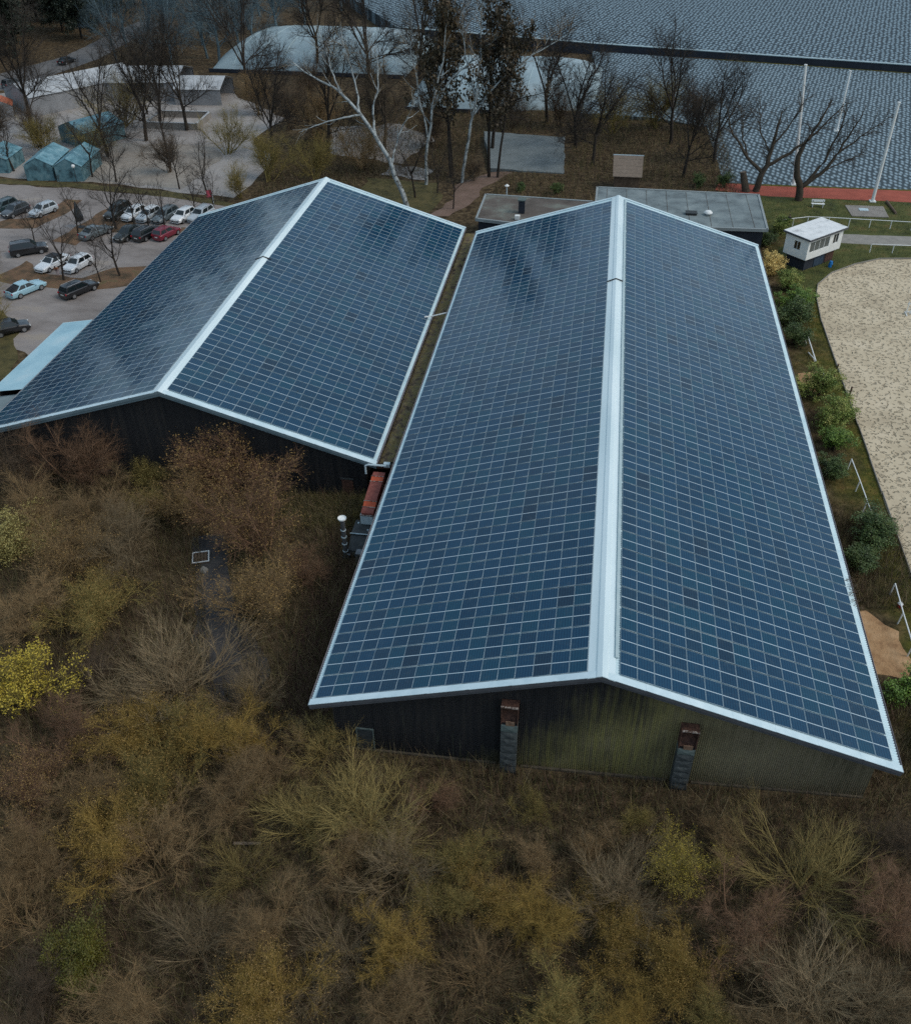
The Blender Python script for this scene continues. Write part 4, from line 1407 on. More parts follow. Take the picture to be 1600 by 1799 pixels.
# ------------------------------------------------------------------ the thicket: every shrub one can tell apart
# x, y, radius, kind, variant, wood, leaf, label
TH = [
    (-13.5, 25.1, 5.3, 'twiggy_leaf', 0, 'red', 'rust', 'broad reddish-brown tree reaching up against the left barn gable, right of its peak'),
    (-27.1, 24.5, 4.3, 'twiggy', 0, 'red', None, 'reddish bare tree before the left half of the left barn gable'),
    (-32.2, 23.6, 3.7, 'twiggy', 1, 'dark', None, 'dark bare tree at the left edge, its twigs crossing the barn verge'),
    (-21.5, 25.4, 2.1, 'twiggy_fewleaf', 1, 'olive', 'paleyellow', 'small shrub with pale yellow leaves between the two reddish trees at the gable'),
    (-27.7, 18.7, 3.4, 'twiggy', 2, 'brown', None, 'brown bare shrub below the dark tree at the left edge'),
    (-22.8, 19.3, 3.8, 'twiggy', 3, 'brown', None, 'brown bare shrub just below the small pale-yellow one'),
    (-19.6, 21.5, 2.9, 'twiggy', 4, 'olive', None, 'low olive shrub in front of the plain dark gable'),
    (-27.4, 15.0, 2.9, 'twiggy_full', 0, 'olive', 'paleyellow', 'upper of two yellow-leaved shrubs at the left edge, sparser leaves'),
    (-22.4, 14.0, 3.6, 'twiggy_leaf', 1, 'brown', 'rust', 'brown shrub right of the upper yellow one at the left edge'),
    (-18.6, 14.4, 3.8, 'twiggy', 0, 'grey', None, 'grey-brown bare shrub left of the white pallet'),
    (-9.1, 17.9, 4.3, 'twiggy_leaf', 2, 'red', 'rust', 'tall reddish tree right of the white pallet, upper one of a pair'),
    (-7.6, 11.3, 3.3, 'twiggy_leaf', 3, 'brown', 'rust', 'brown-leaved tree right of the dark track, lower one of a pair'),
    (-22.0, 8.1, 3.4, 'twiggy', 1, 'brown', None, 'brown bare shrub at the left edge between the two yellow ones'),
    (-18.6, 8.7, 3.4, 'twiggy_leaf', 0, 'olive', 'gold', 'olive shrub with small golden leaves left of the dark track'),
    (-19.0, 1.4, 3.0, 'twiggy_full', 1, 'olive', 'yellow', 'bright yellow-leaved shrub at the left edge, fullest yellow in the thicket'),
    (-10.3, 3.1, 4.6, 'whip', 0, 'grey', None, 'broad grey shrub with long fanning whips beside the lower dark track'),
    (-5.6, 3.2, 2.2, 'whip', 1, 'grey', None, 'small grey whip shrub at the lower end of the dark track'),
    (-16.2, 3.4, 2.4, 'twiggy', 2, 'dark', None, 'dark bare shrub right of the bright yellow one'),
    (-15.4, -1.7, 2.7, 'twiggy', 3, 'red', None, 'reddish bare shrub below the bright yellow one'),
    (-10.2, -1.1, 2.9, 'twiggy_leaf', 1, 'golden', 'gold', 'golden-brown shrub below the broad grey whip shrub'),
    (-8.0, 0.3, 2.6, 'twiggy_leaf', 2, 'olive', 'gold', 'olive-gold shrub tucked under the broad grey whips, right side'),
    (-5.1, -0.8, 2.5, 'twiggy_fewleaf', 0, 'golden', 'gold', 'golden shrub below the small grey whip shrub'),
    (-15.3, -5.3, 2.6, 'twiggy_leaf', 3, 'red', 'rust', 'rusty brown shrub at the left edge, second below the bright yellow one'),
    (-11.7, -4.9, 2.9, 'twiggy', 4, 'brown', None, 'brown bare shrub right of the rusty one at the left edge'),
    (-8.1, -4.5, 3.0, 'twiggy_leaf', 0, 'olive', 'gold', 'olive shrub below the pair of golden ones'),
    (-3.1, -4.3, 2.7, 'twiggy', 1, 'brown', None, 'brown bare shrub left of the large willow'),
    (0.6, 0.0, 2.2, 'whip_leaf', 0, 'willow', 'gold', 'yellow-green willow shrub under the front left corner of the long barn'),
    (3.8, -4.6, 3.7, 'whip', 2, 'willow', None, 'largest tawny willow of long bare whips left of the first shaft'),
    (0.7, -5.1, 2.7, 'whip', 0, 'willow', None, 'tawny willow leaning left beside the largest one'),
    (-12.7, -9.3, 2.8, 'twiggy', 2, 'brown', None, 'brown bare shrub at the left edge above the bright green bush'),
    (-9.5, -8.8, 2.7, 'twiggy_leaf', 1, 'golden', 'gold', 'golden shrub just above the bright green bush'),
    (-6.4, -8.4, 2.7, 'twiggy', 3, 'brown', None, 'brown bare shrub up and right of the bright green bush'),
    (-1.8, -8.3, 2.4, 'whip', 1, 'willow', None, 'low tawny whip shrub midway between the bright green bush and the largest willow'),
    (6.5, -7.2, 2.8, 'whip', 3, 'grey', None, 'grey whip shrub at the lower right of the largest willow'),
    (9.6, -6.4, 1.9, 'twiggy_fewleaf', 1, 'olive', 'gold', 'shrub with golden leaves right of the grey one below the first shaft'),
    (9.2, -9.0, 1.9, 'twiggy_fewleaf', 0, 'olive', 'gold', 'olive shrub with golden leaves just below its twin under the first shaft'),
    (3.2, -7.3, 2.1, 'twiggy', 4, 'brown', None, 'small brown shrub under the largest willow'),
    (-8.3, -13.7, 2.9, 'leafy_fine', 0, 'olive', 'BG', 'bright yellow-green leafy bush in the lower left corner'),
    (-2.3, -12.4, 2.7, 'whip', 0, 'grey', None, 'grey fan-shaped shrub right of the bright green bush'),
    (5.0, -12.1, 2.6, 'whip', 1, 'grey', None, 'second grey fan-shaped shrub along the bottom, below the largest willow'),
    (11.5, -12.0, 2.4, 'whip', 2, 'brown', None, 'faint brown fan-shaped shrub at the bottom middle'),
    (1.0, -11.2, 2.5, 'twiggy', 0, 'brown', None, 'brown shrub between the two lower grey fan-shaped ones'),
    (7.3, -11.1, 2.1, 'twiggy_leaf', 2, 'golden', 'gold', 'golden shrub right of the second grey fan at the bottom'),
    (14.3, -9.7, 2.4, 'twiggy', 1, 'golden', None, 'golden-brown bare shrub at the bottom, straight below the barn ridge'),
    (13.7, -6.0, 2.0, 'twiggy', 2, 'brown', None, 'low brown shrub between the two shafts, nearer the left'),
    (18.0, -7.4, 2.9, 'whip', 3, 'grey', None, 'grey fan-shaped shrub with a yellow one at its right side'),
    (20.9, -6.0, 1.95, 'twiggy_leaf', 2, 'olive', 'yellow', 'yellow-leaved shrub below the mossy half of the gable wall'),
    (17.8, -10.0, 2.1, 'twiggy_leaf', 3, 'golden', 'gold', 'golden shrub directly below the grey and yellow pair'),
    (26.9, -5.3, 3.4, 'whip', 1, 'willow', None, 'big tawny whip shrub below the right end of the gable wall'),
    (23.5, -8.0, 2.5, 'twiggy', 3, 'red', None, 'reddish shrub left of and below the big tawny one'),
    (26.3, -11.2, 3.3, 'whip', 0, 'grey', None, 'large grey whip shrub in the lower right corner'),
    (29.2, -11.0, 2.2, 'whip', 2, 'grey', None, 'smaller grey shrub at the right edge, bottom corner'),
    (20.7, -11.1, 2.3, 'twiggy_leaf', 0, 'golden', 'gold', 'golden shrub left of the large grey one in the lower right'),
    (22.1, -12.7, 1.8, 'twiggy_fewleaf', 1, 'olive', 'gold', 'small gold-flecked shrub at the bottom, left of the large grey one'),
    (23.6, -3.7, 2.0, 'twiggy', 4, 'brown', None, 'low brown shrub close under the wall right of the second shaft'),
    (16.6, -4.6, 1.9, 'twiggy', 0, 'brown', None, 'low brown shrub above the grey and yellow pair'),
    (30.4, -7.2, 2.6, 'twiggy', 1, 'red', None, 'dark reddish shrub at the right edge above the grey corner shrubs'),
    (31.4, -3.3, 2.2, 'twiggy', 2, 'dark', None, 'dark bare shrub at the right edge just below the barn corner'),
    (-12.2, -12.3, 2.4, 'twiggy', 3, 'brown', None, 'brown shrub at the left edge beside the bright green bush'),
    (-4.7, -15.7, 2.8, 'twiggy', 4, 'brown', None, 'brown shrub at the bottom edge below the bright green bush'),
    (-9.0, -16.4, 2.6, 'twiggy', 0, 'dark', None, 'dark shrub in the very bottom left corner'),
    (2.2, -14.9, 2.7, 'twiggy_leaf', 1, 'golden', 'rust', 'golden-brown shrub at the bottom edge between the two grey fans'),
    (7.9, -14.3, 2.3, 'twiggy', 1, 'brown', None, 'brown shrub at the bottom edge left of the faint brown fan'),
    (15.6, -13.3, 2.3, 'twiggy_leaf', 2, 'olive', 'gold', 'olive shrub at the bottom edge right of the faint brown fan'),
    (24.1, -13.6, 2.1, 'twiggy', 2, 'brown', None, 'brown shrub at the bottom edge below the large grey one'),
    (11.7, -8.4, 1.9, 'twiggy_leaf', 3, 'golden', 'rust', 'rusty gold shrub below the low brown one between the shafts'),
    (12.8, -2.6, 1.5, 'twiggy', 3, 'olive', None, 'low olive scrub right beside the foot of the first shaft'),
    (18.6, -2.4, 1.5, 'twiggy', 4, 'olive', None, 'low olive scrub left of the foot of the second shaft'),
    (7.6, -3.0, 2.0, 'twiggy', 0, 'red', None, 'low reddish scrub against the wall left of the first shaft'),
    (-5.3, 15.4, 2.1, 'twiggy', 1, 'red', None, 'reddish low shrub on the bare earth left of the flue pipe'),
    (-15.6, 21.4, 3.2, 'twiggy_leaf', 2, 'brown', 'rust', 'brown shrub above the white pallet, under the broad reddish tree'),
    (-2.1, -1.6, 2.1, 'twiggy', 3, 'brown', None, 'brown low shrub left of the corner willow'),
    (18.6, -13.5, 2.0, 'twiggy', 4, 'golden', None, 'golden-brown shrub at the bottom edge between the olive and gold-flecked ones'),
    (-2.0, 23.6, 1.2, 'twiggy_fewleaf', 0, 'olive', 'gold', 'weedy little shrub by the wall hatch of the left barn'),
]
for x, y, r_, kind, i, wood, leaf, lab in TH:
    ev = kind.startswith('leafy')
    plant('leafy_bush' if ev else ('tree' if ' tree' in lab else 'shrub'), lab, 'bush' if ev else ('tree' if ' tree' in lab else 'shrub'), kind, i, x, y, r_ / (2.0 if ev else 3.5 if lab.startswith('low ') else 2.75), wood,
          None if ev else (LF[leaf] if leaf else None), crown=LF['brightgreen'] if leaf == 'BG' else None,
          zs=rnd.uniform(.82, 1.0) * (0.72 if kind.startswith('whip') else 0.9), group=None)

# hedge bushes along the right side of the long barn
HB = [
    (34.9, 72.3, 2.0, 'straw', 'straw-coloured bush at the far end of the hedge, beside the hut'),
    (35.3, 67.5, 1.9, 'mixed', 'half dry bush behind the straw-coloured one along the long barn'),
    (35.6, 63.2, 2.0, 'green', 'fresh green bush, third from the hut along the barn'),
    (35.4, 58.6, 2.3, 'darkgreen', 'dark green bush beside the leaning white rails, hut side'),
    (34.4, 54.8, 1.8, 'darkgreen', 'dark green bush against the barn eave by the leaning white rails'),
    (34.9, 44.6, 2.2, 'mixed', 'yellow-green bush beside the two brown posts'),
    (35.3, 40.2, 2.2, 'mixed', 'yellow-tipped bush below the two brown posts'),
    (35.3, 35.8, 1.7, 'green', 'bright green bush at the far end of the middle white rail'),
    (34.3, 31.8, 1.6, 'darkgreen', 'dark low bush squeezed between barn eave and middle white rail'),
    (35.2, 23.6, 2.2, 'darkgreen', 'large dark green bush between the middle and the near white rails'),
    (34.3, 20.2, 1.7, 'darkgreen', 'dark bush under the gutter opposite the near white rail'),
    (35.4, 8.2, 1.8, 'green', 'bright green bush at the right edge below the dug sand'),
    (35.4, 4.2, 1.7, 'darkgreen', 'dark bush at the right edge behind the near barn corner'),
    (37.0, 85.0, 1.6, 'mixed', 'dry olive bush behind the hut at the end of the white rail'),
    (34.4, 80.5, 1.5, 'darkgreen', 'dark bush between the hut and the grey flat roof'),
]
for k, (x, y, r_, leaf, lab) in enumerate(HB):
    plant('leafy_bush', lab, 'bush', 'leafy', k % 3, x, y, r_ / 1.65, 'bark', crown=LF[leaf], zs=rnd.uniform(.68, .82), group='bushes beside the long barn')

# bare trees in the car park and the yard behind it
CP = [
    (-49.1, 63.9, 'tree_small', 0, 1.15, 'bark', 'small bare tree between the two white cars in the car park'),
    (-42.9, 66.0, 'tree_small', 1, 1.35, 'bark', 'forked bare tree nearest the left barn in the car park'),
    (-44.4, 64.0, 'tree_small', 2, .75, 'bark', 'low bare sapling on the leafy bank behind the black wagon'),
    (-59.0, 75.2, 'tree_small', 3, .8, 'bark', 'bare sapling behind the long black car'),
    (-54.0, 77.6, 'tree_small', 0, .95, 'bark', 'thin bare tree on the verge left of the grey saloon'),
    (-50.0, 80.4, 'tree_small', 1, 1.5, 'bark', 'tall dark bare tree in front of the black car at the row end'),
    (-47.6, 81.0, 'tree_small', 2, .95, 'bark', 'thin bare tree before the white hatchback in the back row'),
    (-45.6, 81.0, 'tree_small', 3, 1.0, 'bark', 'thin bare tree before the striped white car'),
    (-43.4, 81.2, 'tree_small', 0, .9, 'bark', 'thin bare tree before the grey estate car'),
    (-41.0, 86.4, 'tree_small', 1, .9, 'bark', 'bare bushy tree behind the reflecting white car'),
    (-38.6, 87.6, 'tree_small', 2, .85, 'bark', 'bare bushy tree at the corner of the left barn roof'),
    (-55.6, 58.8, 'twiggy', 1, 1.2, 'dark', 'dark scrub at the left edge by the light blue car'),
    (-52.8, 52.6, 'twiggy', 2, 1.15, 'olive', 'olive scrub hiding the black car at the lower left of the car park'),
    (-49.6, 47.0, 'twiggy', 3, 1.1, 'olive', 'olive scrub between car park and blue lean-to'),
    (-83.5, 120.4, 'tree_fine', 0, 1.05, 'bark', 'tall dark tree left of the blue tents, slender trunk'),
    (-65.0, 110.0, 'tree_fine', 1, .85, 'bark', 'tall bare tree with a slanting trunk right of the blue tents'),
    (-62.4, 119.0, 'tree_fine', 2, .95, 'bark', 'leftmost tall bare tree of the cluster in the sandy yard'),
    (-62.9, 126.5, 'tree_fine', 3, .95, 'bark', 'tall bare tree behind the others in the sandy yard cluster'),
    (-57.8, 125.6, 'tree_fine', 0, .9, 'bark', 'rightmost tall bare tree in the sandy yard cluster'),
    (-76.5, 101.4, 'tree_small', 3, 1.3, 'bark', 'short bare tree at the left edge by the blue canopy'),
    (-63.0, 100.3, 'tree_small', 0, 1.25, 'bark', 'bare tree on the bank between yard and car park'),
    (-58.4, 98.6, 'tree_small', 1, 1.3, 'bark', 'dark bare tree on the bank above the silver hatchback'),
    (-52.1, 104.0, 'twiggy', 4, 1.2, 'dark', 'round dark shrub in the sandy yard by the kerb'),
    (-47.5, 96.6, 'tree_small', 2, 1.1, 'bark', 'thin bare tree on the bank above the back row of cars'),
    (-42.6, 95.0, 'tree_small', 3, 1.2, 'bark', 'thin bare tree on the bank near the pink flag'),
    (-75.5, 110.0, 'twiggy_fewleaf', 0, 1.1, 'olive', 'olive bush behind the left of the paired blue tents'),
    (-78.5, 113.5, 'twiggy', 2, 1.3, 'dark', 'dark bush at the left end of the olive row behind the blue tents'),
    (-66.2, 109.0, 'twiggy_fewleaf', 1, 1.1, 'olive', 'olive bush behind the right of the paired blue tents'),
    (-85.0, 110.0, 'twiggy', 4, 1.6, 'dark', 'dark bush by the left edge beyond the blue canopy'),
    (-70.0, 126.5, 'whip', 1, 1.7, 'willow', 'pale weeping bush between the blue tents and the grey marquees'),
    (-56.5, 113.5, 'tree_small', 2, 1.4, 'bark', 'slim bare tree alone in the middle of the sandy yard'),
    (-68.8, 134.5, 'tree_small', 0, 1.5, 'bark', 'bare tree close in front of the grey marquees'),
    (-37.2, 94.0, 'twiggy', 0, .9, 'olive', 'brown shrub on the bank behind the left barn corner'),
]
for x, y, kind, i, s, wood, lab in CP:
    plant('tree' if 'tree' in kind else 'shrub', lab, 'tree' if 'tree' in kind else 'shrub', kind, i, x, y, s * (1.6 if kind == 'tree_fine' else 1.15), wood, tilt=rnd.uniform(-.06, .06) if 'tree' in kind else 0)

# scrub and trees behind the barns
BK = [
    (-48, 136, 'twiggy', 1, 1.6, 'brown', 'brown scrub behind the sandy yard, left of the white-trunked tree'),
    (-33, 121.4, 'twiggy', 2, 1.9, 'brown', 'dense brown scrub behind the ridge of the left barn'),
    (-23, 108.6, 'twiggy', 3, 1.6, 'brown', 'brown scrub just left of the white-trunked tree foot'),
    (-35.5, 102.0, 'twiggy', 4, 1.5, 'olive', 'olive scrub close behind the left barn'),
    (-28.6, 103.0, 'twiggy', 0, 1.3, 'olive', 'olive scrub behind the left barn peak'),
    (-40.0, 128.0, 'twiggy', 1, 1.7, 'dark', 'dark scrub at the right end of the sandy yard'),
    (-41.5, 146.0, 'twiggy', 2, 1.6, 'dark', 'dark scrub before the left pale blue air hall'),
    (-46.2, 113.7, 'twiggy', 3, 1.5, 'olive', 'sprawling olive scrub over the right of the sandy yard'),
    (-26.0, 132.0, 'twiggy', 4, 1.9, 'dark', 'dark thicket between the two pale blue air halls'),
    (-14.0, 122.0, 'twiggy', 0, 1.6, 'dark', 'dark scrub in front of the right pale blue air hall'),
    (-2.0, 131.5, 'twiggy', 1, 1.6, 'dark', 'dark scrub behind the grey courtyard, left half'),
    (6.5, 131.0, 'twiggy', 2, 1.5, 'dark', 'dark scrub behind the grey courtyard, right half'),
    (15.2, 128, 'twiggy', 3, 1.6, 'olive', 'brown scrub left of the brown-roofed shed, far back'),
    (22.0, 131, 'twiggy', 4, 1.9, 'olive', 'wide dark crown behind the brown-roofed shed'),
    (28.5, 129, 'twiggy', 0, 1.5, 'dark', 'dark crown right of the wide one behind the brown-roofed shed'),
    (-4.5, 104.5, 'twiggy', 1, .7, 'dark', 'small dark bush by the brown footpath'),
    (-12.2, 97.4, 'tree_small', 0, 1.2, 'bark', 'thin bare tree standing right behind the left barn eave'),
    (-9.3, 99.6, 'tree_small', 1, 1.0, 'bark', 'thin bare tree beside the brown footpath'),
    (-6.0, 93.0, 'tree_small', 2, .9, 'bark', 'slim dark tree in the gap behind the two barns'),
    (12.6, 112, 'tree_fine', 1, .8, 'bark', 'tall dark tree left of the brown-roofed shed'),
    (25.8, 105.8, 'tree_fine', 2, .72, 'bark', 'thin bare tree right of the brown-roofed shed'),
    (4.0, 134.0, 'tree_fine', 3, .95, 'bark', 'tall bare tree before the right pale blue air hall'),
    (28.0, 101.6, 'leafy', 0, .75, 'bark', 'small dark evergreen left of the forked tree behind the flat roof'),
    (31.2, 101.3, 'leafy', 1, .75, 'bark', 'small dark evergreen beside the forked tree behind the flat roof'),
    (8.0, 98.4, 'leafy', 2, .6, 'bark', 'dark evergreen ball behind the left flat roof'),
    (2.6, 98.8, 'leafy', 0, .55, 'bark', 'small dark evergreen by the red soil behind the left flat roof'),
    (-46.0, 168, 'tree_fine', 0, 1.1, 'bark', 'tall bare tree before the left pale blue air hall'),
    (-33.0, 160, 'tree_fine', 1, 1.2, 'bark', 'tall bare tree at the right end of the left air hall'),
    (-24.0, 166, 'tree_fine', 2, 1.25, 'bark', 'tall bare tree between the air halls, farthest back'),
    (-38.0, 112.0, 'tree_fine', 0, .85, 'bark', 'tall bare tree in the scrub behind the left barn, left of its peak'),
    (-30.0, 116.0, 'tree_fine', 2, .95, 'bark', 'tall bare tree in the scrub directly behind the left barn peak'),
    (-21.0, 118.0, 'tree_fine', 1, .95, 'bark_tree', 'tall brown bare tree right of the white-trunked one'),
    (-3.5, 118.0, 'tree_fine', 0, .9, 'bark', 'tall bare tree at the left edge of the grey courtyard'),
    (9.6, 120.0, 'tree_fine', 3, .9, 'bark', 'tall bare tree at the right edge of the grey courtyard'),
    (24.5, 122.0, 'tree_fine', 2, .9, 'bark', 'tall bare tree behind the brown-roofed shed'),
    (30.5, 112.0, 'tree_fine', 0, .75, 'bark', 'tall bare tree at the near corner of the blue pitch'),
    (-55.0, 150, 'tree_fine', 1, 1.1, 'bark', 'tall bare tree at the left end of the left air hall'),
    (-8.2, 107.0, 'ivy', 1, 1.40, 'bark', 'tall dark ivy-grown tree between the two slender birches'),
    (-2.2, 105.6, 'ivy', 0, 1.35, 'bark', 'tall dark ivy-grown tree at the near corner of the grey courtyard'),
    (-15.0, 128, 'tree_fine', 3, 1.05, 'bark', 'tall bare tree left of the right pale blue air hall'),
]
for x, y, kind, i, s, wood, lab in BK:
    ev = kind in ('leafy', 'ivy')
    cat = 'bush' if kind == 'leafy' else ('tree' if 'tree' in kind or kind == 'ivy' else 'shrub')
    plant('leafy_bush' if kind == 'leafy' else cat, lab, cat, kind, i, x, y, s * (1.6 if kind == 'tree_fine' else 1.25 if kind == 'tree_small' else 1.0), wood, crown=LF['ivy'] if kind == 'ivy' else LF['darkgreen'] if ev else None, zs=1.35 if kind == 'ivy' else 1.0, tilt=rnd.uniform(-.05, .05) if 'tree' in kind else 0)

# far wood at the top left: conifers and bluish bare trees
FW_ = [(-128, 190), (-119, 178), (-121, 204), (-133, 214), (-112, 196), (-124, 226), (-139, 236), (-113, 214), (-117, 238), (-131, 173), (-143, 200), (-126, 163)]
for k, (x, y) in enumerate(FW_):
    plant('conifer', 'dark evergreen tree in the wood at the top left corner', 'tree', 'conifer', k % 2, x, y, rnd.uniform(1.3, 1.8), 'bark', crown=LF['conifer'], group='dark evergreens in the top left wood')
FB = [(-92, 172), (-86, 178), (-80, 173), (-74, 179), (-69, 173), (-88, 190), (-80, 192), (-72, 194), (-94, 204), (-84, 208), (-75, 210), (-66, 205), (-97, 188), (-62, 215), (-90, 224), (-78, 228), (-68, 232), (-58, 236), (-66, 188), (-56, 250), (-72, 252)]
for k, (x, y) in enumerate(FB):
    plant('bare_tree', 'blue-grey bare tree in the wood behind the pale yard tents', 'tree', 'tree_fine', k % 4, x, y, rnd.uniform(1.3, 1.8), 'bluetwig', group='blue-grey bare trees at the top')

# three trees with limbs as in the photograph
birch = guided_tree(11, [
    ([(0, 0, -.3), (-1.0, .3, 2.5), (-1.9, .6, 5.2), (-3.6, 1.0, 8.0), (-5.6, 1.4, 10.6), (-8.2, 1.8, 13.2), (-11.5, 2, 14.6), (-14.2, 2.2, 16.5)], .34, .06),
    ([(-1.9, .6, 5.0), (-1.4, 1.6, 7.6), (-.3, 2.2, 9.6), (1.0, 2.6, 12.0)], .15, .04),
    ([(-3.9, 1.1, 8.4), (-4.4, 2.5, 11.0), (-3.6, 3.4, 13.8), (-3.8, 3.8, 17.0)], .17, .04),
    ([(-5.6, 1.4, 10.6), (-8.0, .4, 10.4), (-11.0, -.4, 9.6), (-13.0, -1, 9.0)], .13, .03),
    ([(-5.8, 1.5, 10.8), (-6.4, 3.0, 13.5), (-7.6, 3.8, 17.0), (-8.2, 4.2, 20.0)], .14, .03),
    ([(-8.2, 1.8, 13.2), (-9.4, 2.6, 16.0), (-10.6, 3.0, 19.5)], .10, .03)], dens=7, bl=3.0)
custom_tree('birch_tree', 'big white-trunked tree leaning left behind the left barn', 'tree', birch, -12.6, 93.6, WD['birch'], WD['grey'])
b2 = guided_tree(12, [
    ([(0, 0, -.3), (.2, .2, 4), (.8, .5, 8), (2.2, 1.0, 12.5), (2.8, 1.2, 17)], .20, .05),
    ([(.9, .5, 8.2), (3.4, 1.2, 11), (7.0, 2, 13.6), (10, 2.6, 16)], .12, .03),
    ([(.3, .2, 5), (-.6, .6, 9), (-1.4, .9, 13), (-1.2, 1, 17)], .12, .03)], dens=9, bl=2.6)
custom_tree('birch_tree', 'slender pale birch behind the gap between the barns, left of its neighbour', 'tree', b2, -11.6, 103.0, WD['birch'], WD['brown'])
b3 = guided_tree(13, [
    ([(0, 0, -.3), (.6, .2, 4), (1.5, .4, 8), (2.0, .6, 12), (2.2, .8, 18)], .20, .05),
    ([(1.3, .4, 7.0), (3.8, 1.2, 10), (7.5, 2.2, 12.5), (12, 3, 14.8)], .12, .03),
    ([(1.6, .5, 9.0), (.4, 1.0, 12), (-.2, 1.4, 17)], .11, .03)], dens=9, bl=2.6)
custom_tree('birch_tree', 'slender pale birch behind the gap between the barns, right-hand one', 'tree', b3, -6.4, 104.0, WD['birch'], WD['brown'])
for o in list(COL.objects):
    if o.name.startswith('birch_tree'):
        o.scale = (1.25, 1.25, 1.35) if 'slender' in o['label'] else (1.1, 1.1, 1.1)
t1 = guided_tree(14, [
    ([(0, 0, -.3), (.2, 0, 1.5), (.9, .2, 3.4), (1.2, .5, 6.0), (1.6, .8, 10.5)], .48, .07),
    ([(.5, .1, 2.5), (-1.8, .6, 4.4), (-4.4, 1.0, 7.6), (-5.6, 1.4, 10.8)], .26, .05),
    ([(.9, .2, 3.4), (3.6, .4, 5.0), (6.6, .6, 8.0), (9.2, .8, 11.5)], .26, .05),
    ([(-1.8, .6, 4.4), (-3.0, 1.2, 7.5), (-3.2, 1.4, 10.5)], .14, .04),
    ([(1.2, .5, 6.0), (3.2, 1.0, 9.0), (4.6, 1.2, 12.4)], .14, .04),
    ([(1.2, .4, 5.0), (-.6, .9, 7.6), (-1.4, 1.2, 11.5)], .13, .04)], dens=9, bl=2.4)
custom_tree('forked_tree', 'big fork-limbed tree beside the right flat roof, its base propped by a cut stump', 'tree', t1, 35.3, 100.2, WD['bark_tree'], WD['bark_tree'])
t2 = guided_tree(15, [
    ([(0, 0, -.3), (0, 0, 1.8), (-.9, 0, 3.4), (-1.3, .2, 6.0), (.2, .6, 9.0), (1.6, 1, 12.5)], .55, .06),
    ([(0, 0, 1.8), (2.2, .2, 3.6), (4.0, .5, 6.8), (5.8, .9, 11.0)], .30, .05),
    ([(.1, 0, 1.9), (1.8, .3, 4.2), (3.2, .8, 8.0), (4.0, 1.2, 12.0)], .24, .04),
    ([(2.2, .2, 3.6), (4.6, .4, 5.2), (7.6, .6, 6.4)], .10, .03),
    ([(3.4, .4, 5.8), (6.4, .8, 8.6), (9.6, 1.2, 11.0)], .13, .03)], dens=9, bl=2.4)
custom_tree('forked_tree', 'big fork-limbed tree on the lawn before the red running strip', 'tree', t2, 40.7, 97.3, WD['bark_tree'], WD['bark_tree'])
t = thing('tree_stump', 'thick sawn-off stump leaning against the forked tree by the flat roof', 'stump', (34.1, 100.0, -3.35))
MB().tube((0, 0, -.2), (-.9, .3, 2.6), .55, .42, n=12).build('bole', WD['bark_tree'], t)
MB().tube((-.9, .3, 2.6), (-.905, .302, 2.62), .40, n=12).build('cut_face', MT['tan_board'], t)


# ------------------------------------------------------------------ undergrowth and grass (uncountable)
def blades(name, n, region, hmin, hmax, wid, mats, seed, lean=.55, weights=None, accept=None, clump=0):
    rs = np.random.RandomState(seed)
    x = rs.uniform(region[0], region[1], n)
    y = rs.uniform(region[2], region[3], n)
    if clump:
        c = rs.randint(0, clump, n)
        cx, cy = rs.uniform(region[0], region[1], clump), rs.uniform(region[2], region[3], clump)
        s = rs.rand(n) < .65
        x = np.where(s, cx[c] + rs.normal(size=n) * .32, x)
        y = np.where(s, cy[c] + rs.normal(size=n) * .32, y)
    if accept is not None:
        k = accept(x, y)
        x, y = x[k], y[k]
    n = len(x)
    z = ground_np(x)
    h = rs.uniform(hmin, hmax, n)
    th = rs.rand(n) * 2 * np.pi
    ln = np.abs(rs.normal(size=n)) * lean
    tip = np.stack([x + np.cos(th) * ln * h, y + np.sin(th) * ln * h, z + h], 1)
    ph = rs.rand(n) * 2 * np.pi
    w = wid * rs.uniform(.6, 1.4, n)
    dx, dy = np.cos(ph) * w, np.sin(ph) * w
    V = np.stack([np.stack([x - dx, y - dy, z - .03], 1), np.stack([x + dx, y + dy, z - .03], 1), tip], 1).reshape(-1, 3)
    mi = rs.choice(len(mats), n, p=weights)
    return stuff(link(name, mesh_np(name, V, np.arange(3 * n).reshape(n, 3), mats, mi)))


UG = [mat('stalk_brown', [(0.085, 0.060, 0.034), (0.150, 0.110, 0.062)], .9, 1), mat('stalk_tan', [(0.16, 0.125, 0.065), (0.25, 0.20, 0.11)], .9, 1),
      mat('stalk_olive', [(0.075, 0.068, 0.024), (0.130, 0.115, 0.040)], .9, 1), mat('stalk_red', [(0.080, 0.046, 0.030), (0.130, 0.076, 0.050)], .9, 1)]


def not_built(x, y):
    barn1 = (x > 0.8) & (x < 31.4) & (y > .3)
    barn2 = (x > -35.2) & (x < -2.6) & (y > 25.9)
    dug = (x > 32.2) & (y > 9.4) & (y < 16.2)
    wet = (np.abs(x - np.interp(y, [3, 20], [-6.5, -14.2])) < 1.1) & (y > 5.0) & (y < 20)
    far = (y > 26.5) & (x < 1)
    return ~(barn1 | barn2 | wet | far | dug)


